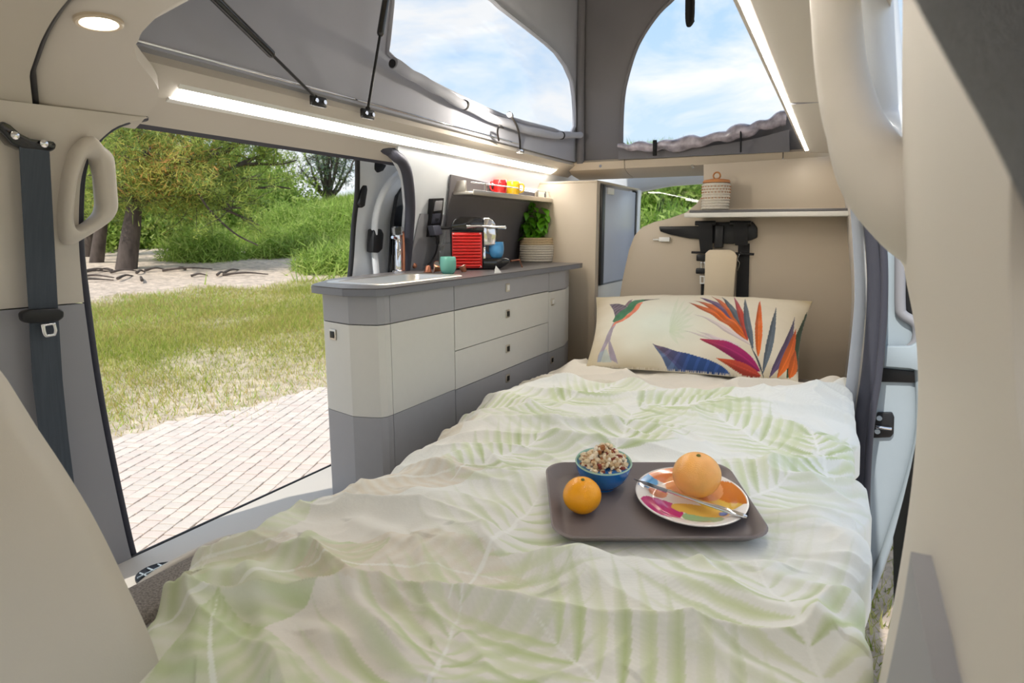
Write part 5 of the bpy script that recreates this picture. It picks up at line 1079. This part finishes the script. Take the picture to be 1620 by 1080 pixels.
for q in bricks:
    k = int(rng.integers(3)); c = q[1]; dz = rng.uniform(-.0025, .0025)
    if id(q) in visset:
        o = bpy.data.objects.new('paver', BM[k]); COL.objects.link(o); o.parent = pav; o.location = (c[0]+3.2, c[1]-2.6, dz); o.rotation_euler = (0, 0, ang)
    else:
        vv = np.stack([bv[:, 0]*co-bv[:, 1]*sn+c[0], bv[:, 0]*sn+bv[:, 1]*co+c[1], bv[:, 2]+ZGR+dz], 1); rest_v[k].append(vv)
for k in range(3):
    n = len(rest_v[k]); V = np.vstack(rest_v[k]); nb = len(bv); F = [[i*nb+a for a in f] for i in range(n) for f in bf]
    setp(mk('far_pavers', V, F, PM[k], pav, smooth=False, fixn=False), kind='stuff')
a = np.linspace(R(30), R(75), 30); G = np.array([[(-rr*math.sin(t), rr*math.cos(t), ZGR+.012) for rr in (1.9, 3, 4, 4.6, np.interp(math.degrees(t), [40, 44, 52, 60, 66], [6.2, 6.0, 5.6, 5.05, 4.9]))] for t in a]); sheet('joint_bed', G, (0, 0, -.015), M['joint'], pav)

# grass blades
def blades(name, label, n, rlo, rhi, azlo, azhi, hlo, hhi, wid, cols, amount, lean=.5, seed=1, power=1.0):
    r_ = np.random.default_rng(seed); az = np.radians(r_.uniform(azlo, azhi, n*3)); rr = np.sqrt(r_.uniform(rlo**2, rhi**2, n*3)); X = -rr*np.sin(az); Y = rr*np.cos(az)
    k = (r_.random(n*3) < amount(X, Y)**power); X, Y = X[k][:n], Y[k][:n]; n = len(X); Z = gz(X, Y)-.01
    h = r_.uniform(hlo, hhi, n)*(.6+.8*vnoise(X+50, Y+50, 1.3, seed+5)); th = r_.uniform(0, 6.28, n); w = wid*(.6+.8*r_.random(n)); ld = r_.normal(0, lean, (n, 2))*h[:, None]
    P0 = np.stack([X-w*np.cos(th), Y-w*np.sin(th), Z], 1); P1 = np.stack([X+w*np.cos(th), Y+w*np.sin(th), Z], 1); P2 = np.stack([X+ld[:, 0], Y+ld[:, 1], Z+h], 1)
    V = np.stack([P0, P1, P2], 1).reshape(-1, 3); F = np.arange(3*n).reshape(-1, 3); me = bpy.data.meshes.new(name); me.from_pydata(V.tolist(), [], F.tolist())
    o = link(name, me, M['blade']); pat = vnoise(X+50, Y+50, .9, seed+9); ci = np.clip((pat*.7+r_.random(n)*.5)*len(cols)-.3, 0, len(cols)-1).astype(int)
    C = np.array([srgb(*c) for c in cols])[ci]*r_.uniform(.75, 1.25, (n, 1)); setcol(o, np.repeat(C, 3, 0)); return setp(o, label, 'grass', kind='stuff')
def leafmat(name, trans=.35):
    m = bpy.data.materials.new(name); m.use_nodes = True; t = m.node_tree; b = t.nodes['Principled BSDF']; b.inputs['Roughness'].default_value = .6; b.inputs['Specular IOR Level'].default_value = .25
    a = t.nodes.new('ShaderNodeVertexColor'); a.layer_name = 'Col'; t.links.new(a.outputs[0], b.inputs['Base Color']); tl_ = t.nodes.new('ShaderNodeBsdfTranslucent'); t.links.new(a.outputs[0], tl_.inputs[0]); mi = t.nodes.new('ShaderNodeMixShader'); mi.inputs[0].default_value = trans
    o = t.nodes['Material Output']; t.links.new(b.outputs[0], mi.inputs[1]); t.links.new(tl_.outputs[0], mi.inputs[2]); t.links.new(mi.outputs[0], o.inputs[0]); return m
M['blade'] = leafmat('grass_blade'); M['needle'] = leafmat('foliage', .5)
GC = [(146, 166, 66), (170, 180, 84), (190, 188, 104), (192, 174, 110), (164, 192, 78), (206, 196, 136)]
blades('lawn_grass', 'short yellow green lawn grass beyond the paving', 110000, 5.0, 13.2, 34, 66, .02, .09, .0045, GC, grass_amount, .45, 1)
blades('dune_grass', 'tall bright green grass on the dune slope', 60000, 11.5, 30, 36, 66, .18, .5, .016, [(130, 160, 66), (156, 184, 82), (178, 198, 100), (196, 204, 126), (140, 172, 88)], lambda X, Y: np.where(np.hypot(X, Y) > 13, grass_amount(X, Y), 0), .55, 2)
blades('hillside_grass', 'green grass on the slope seen through the rear window', 26000, 9, 24, 4, 24, .2, .55, .022, [(104, 142, 52), (138, 176, 66), (164, 192, 86), (120, 158, 66)], lambda X, Y: np.ones_like(X), .5, 3)
blades('side_grass', 'sparse dry grass seen below the open right door', 9000, 1.6, 9, -14, 2, .03, .14, .004, [(150, 160, 80), (180, 176, 110), (120, 140, 60)], lambda X, Y: .8*(vnoise(X+50, Y+50, 1.6, 95) > .45), .5, 4)

# trees: trunk, boughs and needle tufts
M['bark'] = mat('pine_bark', srgb(84, 74, 68), .95, bump=1.0, bscale=14, vary=.35, vscale=9, stretch=(1, 1, .35))
def tufts(P, n_per, ln, wd, cols, colf, seed, up=.3):
    r_ = np.random.default_rng(seed); P = np.repeat(np.asarray(P), n_per, 0); n = len(P); d = r_.normal(size=(n, 3)); d[:, 2] += up; d /= np.linalg.norm(d, axis=1)[:, None]
    s = np.cross(d, r_.normal(size=(n, 3))); s /= np.linalg.norm(s, axis=1)[:, None]; L = ln*r_.uniform(.5, 1.2, n)[:, None]; P = P+r_.normal(0, ln*.35, (n, 3))
    V = np.stack([P-s*wd, P+s*wd, P+d*L], 1).reshape(-1, 3); C = np.array([srgb(*c) for c in cols])[colf(P, r_)]*r_.uniform(.7, 1.3, (n, 1)); return V, np.repeat(C, 3, 0)
def foliage(name, V, C, parent):
    me = bpy.data.meshes.new(name); me.from_pydata(V.tolist(), [], np.arange(len(V)).reshape(-1, 3).tolist()); o = link(name, me, M['needle'], parent); setcol(o, C); return setp(o, kind='stuff')
def bough(a, b, sag, r0, r1, k=6):
    a, b = np.array(a), np.array(b); m = (a+b)/2+np.array([0, 0, sag]); P = smooth([a, m, b], k); P = P+rng.normal(0, .03, P.shape)*np.linspace(0, 1, len(P))[:, None]; return P, np.linspace(r0, r1, len(P))
def pine(name, label, base, fork, tips, rt, dist_jit, cols, colf, n_twig=9, nt=7, npt=10, ln=.2, wd=.011, seed=1, twig=.9, group=None, cat='tree', sub=.5):
    t = thing(name, label, cat, tuple(base), group=group); r_ = np.random.default_rng(seed)
    P = smooth([base-np.array([0, 0, .3]), base*.5+fork*.5+np.array([.05, 0, 0]), fork], 6); tube('trunk', P, np.linspace(rt*1.25, rt*.8, len(P)), M['bark'], t, n=12); pts = []
    for tp in tips:
        B, rad = bough(fork, tp, r_.uniform(-.1, .35), rt*.42, rt*.10); tube('bough', B, rad, M['bark'], t, n=7)
        for k in range(n_twig):
            i = int(r_.uniform(.25, 1)*(len(B)-1)); d = r_.normal(size=3); d[2] = d[2]*.6+.1; d /= np.linalg.norm(d); e = B[i]+d*twig*r_.uniform(.3, 1); Q = np.linspace(B[i], e, 5)+r_.normal(0, .03, (5, 3)); TW.append((Q, rt*.07, t))
            for q in np.linspace(.35, 1, nt): pts.append(B[i]*(1-q)+e*q+r_.normal(0, .07, 3))
    V, C = tufts(pts, npt, ln, wd, cols, colf, seed+1); foliage('needles', V, C, t); return t
TW = []
def flushtwigs(t):
    VV, FF, n = [], [], 0
    for Q, r0, tt in TW:
        V, F = tubedata(Q, np.linspace(r0, r0*.3, len(Q)), 4); VV.append(V); FF += [tuple(i+n for i in f) for f in F]; n += len(V)
    TW.clear()
    if VV: setp(mk('twigs', np.vstack(VV), FF, M['bark'], t, fixn=False), kind='stuff')
PC_ = [(142, 162, 78), (168, 184, 92), (192, 202, 108), (220, 204, 112), (216, 158, 96), (122, 146, 86)]
D0 = 15.5
def onground(px, r): d = ray(px, 400); u = d[:2]/np.hypot(d[0], d[1]); p = u*r; return np.array([p[0], p[1], float(gz(p[0], p[1]))])
b0 = onground(192, D0); fk = pd(214, 318, D0)
def colA(P, r_):
    x = 810+FPX*((P-CP)@RT)/((P-CP)@FW); y = 540-FPX*((P-CP)@UP)/((P-CP)@FW); w = np.exp(-((x-265)/75)**2-((y-262)/50)**2); u_ = r_.random(len(P))
    c = r_.choice([0, 1, 2, 5], len(P)); c = np.where(u_ < w*.55, np.where(r_.random(len(P)) < .33, 4, 3), c); return c
tips = [pd(x, y, D0+d) for x, y, d in [(120, 215, .6), (150, 260, -1), (170, 160, .2), (225, 150, -.4), (235, 235, -.9), (270, 265, -1), (300, 175, .3), (310, 285, -.8), (350, 230, -.5), (360, 160, .5), (385, 330, -.6), (400, 190, 0), (410, 272, -.3), (440, 235, .4), (455, 200, .2), (470, 255, .4), (410, 355, -.4), (455, 300, .5), (330, 318, -.4), (120, 270, .9)]]
tr1 = pine('pine_tree', 'large leaning pine with green and rusty needles beyond the lawn', b0, fk, tips, .17, 1, PC_, colA, 16, 8, 14, .20, .008, 21, 1.15); flushtwigs(tr1)
Bq = smooth([pd(232, 290, D0-.5), pd(290, 272, D0-.8), pd(306, 292, D0-.9), pd(330, 330, D0-.9), pd(370, 368, D0-.9), pd(408, 388, D0-.9)], 5); tube('low_bough', Bq, np.linspace(.035, .015, len(Bq)), M['bark'], tr1, n=7)
b1_ = onground(146, D0+1.3); tr2 = pine('pine_tree', 'slim dark pine trunk standing left of the leaning pine', b1_, pd(166, 318, D0+1.3), [pd(x, y, D0+1.5+d) for x, y, d in [(110, 230, 0), (150, 200, .4), (190, 210, .5), (120, 300, .2), (215, 260, .8), (240, 190, 1), (290, 220, 1.2), (180, 345, .5)]], .12, 1, PC_, lambda P, r_: r_.choice([0, 1, 2, 5], len(P)), 12, 8, 12, .22, .009, 31, 1.1); flushtwigs(tr2)
b2_ = onground(136, D0+3.5); tr3 = pine('pine_tree', 'distant dark pine trunk at the left behind the slim pine', b2_, pd(142, 350, D0+3.5), [pd(x, y, D0+3.6) for x, y in [(110, 280), (150, 260), (125, 330), (200, 300), (260, 300)]], .13, 1, PC_, lambda P, r_: r_.choice([0, 1, 5], len(P)), 9, 6, 9, .28, .016, 41, 1.1); flushtwigs(tr3)
D4 = 26.; b4 = onground(522, D4)
b4[2] = pd(522, 318, D4)[2]
tr4 = thing('pine_tree', 'airy multi stemmed pine on the dune against the sky', 'tree', tuple(b4)); pts = []
for k, (x, y) in enumerate([(470, 262), (482, 240), (496, 222), (508, 205), (520, 215), (530, 200), (543, 215), (552, 235), (560, 255), (500, 245), (535, 240), (515, 185), (545, 195)]):
    B, rad = bough(b4, pd(x, y, D4+rng.uniform(-.8, .8)), rng.uniform(-.3, .1), .075, .025, 7); tube('stem', B, rad, M['bark'], tr4, n=6)
    for j in range(12):
        i = int(rng.uniform(.5, 1)*(len(B)-1)); d = rng.normal(size=3); d /= np.linalg.norm(d); e = B[i]+d*rng.uniform(.2, .75); TW.append((np.linspace(B[i], e, 4), .015, tr4)); pts += [B[i]*(1-q)+e*q for q in (.4, .6, .8, 1.)]
V, C = tufts(pts, 4, .26, .014, [(104, 128, 100), (128, 150, 108), (156, 168, 118), (112, 138, 128)], lambda P, r_: r_.integers(0, 4, len(P)), 51); foliage('needles', V, C, tr4); flushtwigs(tr4)

def bush(label, c, rx, rz, cols, seed, n=1500, group='green bushes behind the pines', ln=.16, wd=.03):
    r_ = np.random.default_rng(seed); t = thing('bush', label, 'bush', tuple(c), group=group); d = r_.normal(size=(n, 3)); d /= np.linalg.norm(d, axis=1)[:, None]; d[:, 2] = np.abs(d[:, 2]); q = r_.uniform(.55, 1, n)[:, None]
    P = np.array(c)+d*q*np.array([rx, rx, rz])*(.8+.5*vnoise(d[:, 0]*2+9, d[:, 1]*2+d[:, 2]*2+9, 1.7, seed))[:, None]; V, C = tufts(P, 4, ln, wd, cols, lambda P, r_: r_.integers(0, len(cols), len(P)), seed, .5); foliage('foliage', V, C, t)
    for k in range(3): e = np.array(c)+np.array([r_.normal(0, rx*.3), r_.normal(0, rx*.3), rz*.7]); tube('stem', [np.array(c)-np.array([0, 0, .1]), (np.array(c)+e)/2+r_.normal(0, .05, 3), e], [.03, .025, .012], M['bark'], t, n=6)
BC = [(150, 176, 82), (174, 196, 100), (132, 160, 74), (194, 208, 122)]; BD = [(138, 162, 84), (160, 182, 100), (122, 146, 78)]
for k, (px, r, rx, rz) in enumerate([(95, 23, 2.0, 2.3), (140, 22, 1.7, 1.9), (185, 23.5, 1.9, 2.6), (230, 22.5, 1.8, 2.2), (270, 24, 2.0, 2.8), (315, 23, 1.7, 2.1), (355, 25, 2.0, 2.7), (395, 24, 1.8, 2.2), (430, 25.5, 1.9, 2.4), (120, 27, 2.4, 4.2), (210, 28, 2.6, 4.6), (300, 28, 2.6, 4.6), (380, 29, 2.6, 4.0)]):
    bush('leafy green bush in the row behind the pine trunks', onground(px, r)-np.array([0, 0, .2]), rx, rz, BC if k < 9 else BD, 100+k, 1700 if k < 9 else 2200, ln=.2, wd=.04)
for k, (px, r, rx, rz, lab) in enumerate([(322, 17.2, .9, .75, 'low round green bush beside the sandy track'), (448, 17.6, .85, .62, 'grassy bush at the foot of the dune'), (500, 18.5, 1.1, .7, 'broad grassy bush halfway up the dune'), (545, 19.5, 1.2, .8, 'grassy bush on the dune beside the white door'), (470, 21, 1.3, .9, 'grassy bush near the top of the dune'), (533, 14.6, .9, .6, 'long grassy clump right of the track before the dune')]):
    bush(lab, onground(px, r)-np.array([0, 0, .15]), rx, rz, BC+[(170, 196, 100)], 200+k, 1500, group=None, ln=.32, wd=.014)
for k in range(7): bush('leafy bush on the slope behind the van', onground(985+k*24, 11+2.2*(k % 3))-np.array([0, 0, .1]), 1.0, .8, BC, 300+k, 900, group='bushes behind the rear window', ln=.2, wd=.04)
# fallen branches below the big pine
for k in range(16):
    c = onground(205+rng.uniform(-75, 190), D0-rng.uniform(.3, 1.6)); a = rng.uniform(0, 3.14); L = rng.uniform(.3, 1.0); d = np.array([math.cos(a), math.sin(a), 0])*L
    P = smooth([c-d/2+np.array([0, 0, .03]), c+np.array([0, 0, .07]), c+d/2+np.array([0, 0, .03])], 4); o = tube('fallen_branch', P, np.linspace(.03, .012, len(P)), M['bark'], None, n=6); setp(o, 'dry fallen branch on the ground below the leaning pine', 'branch', 'fallen branches below the pine')
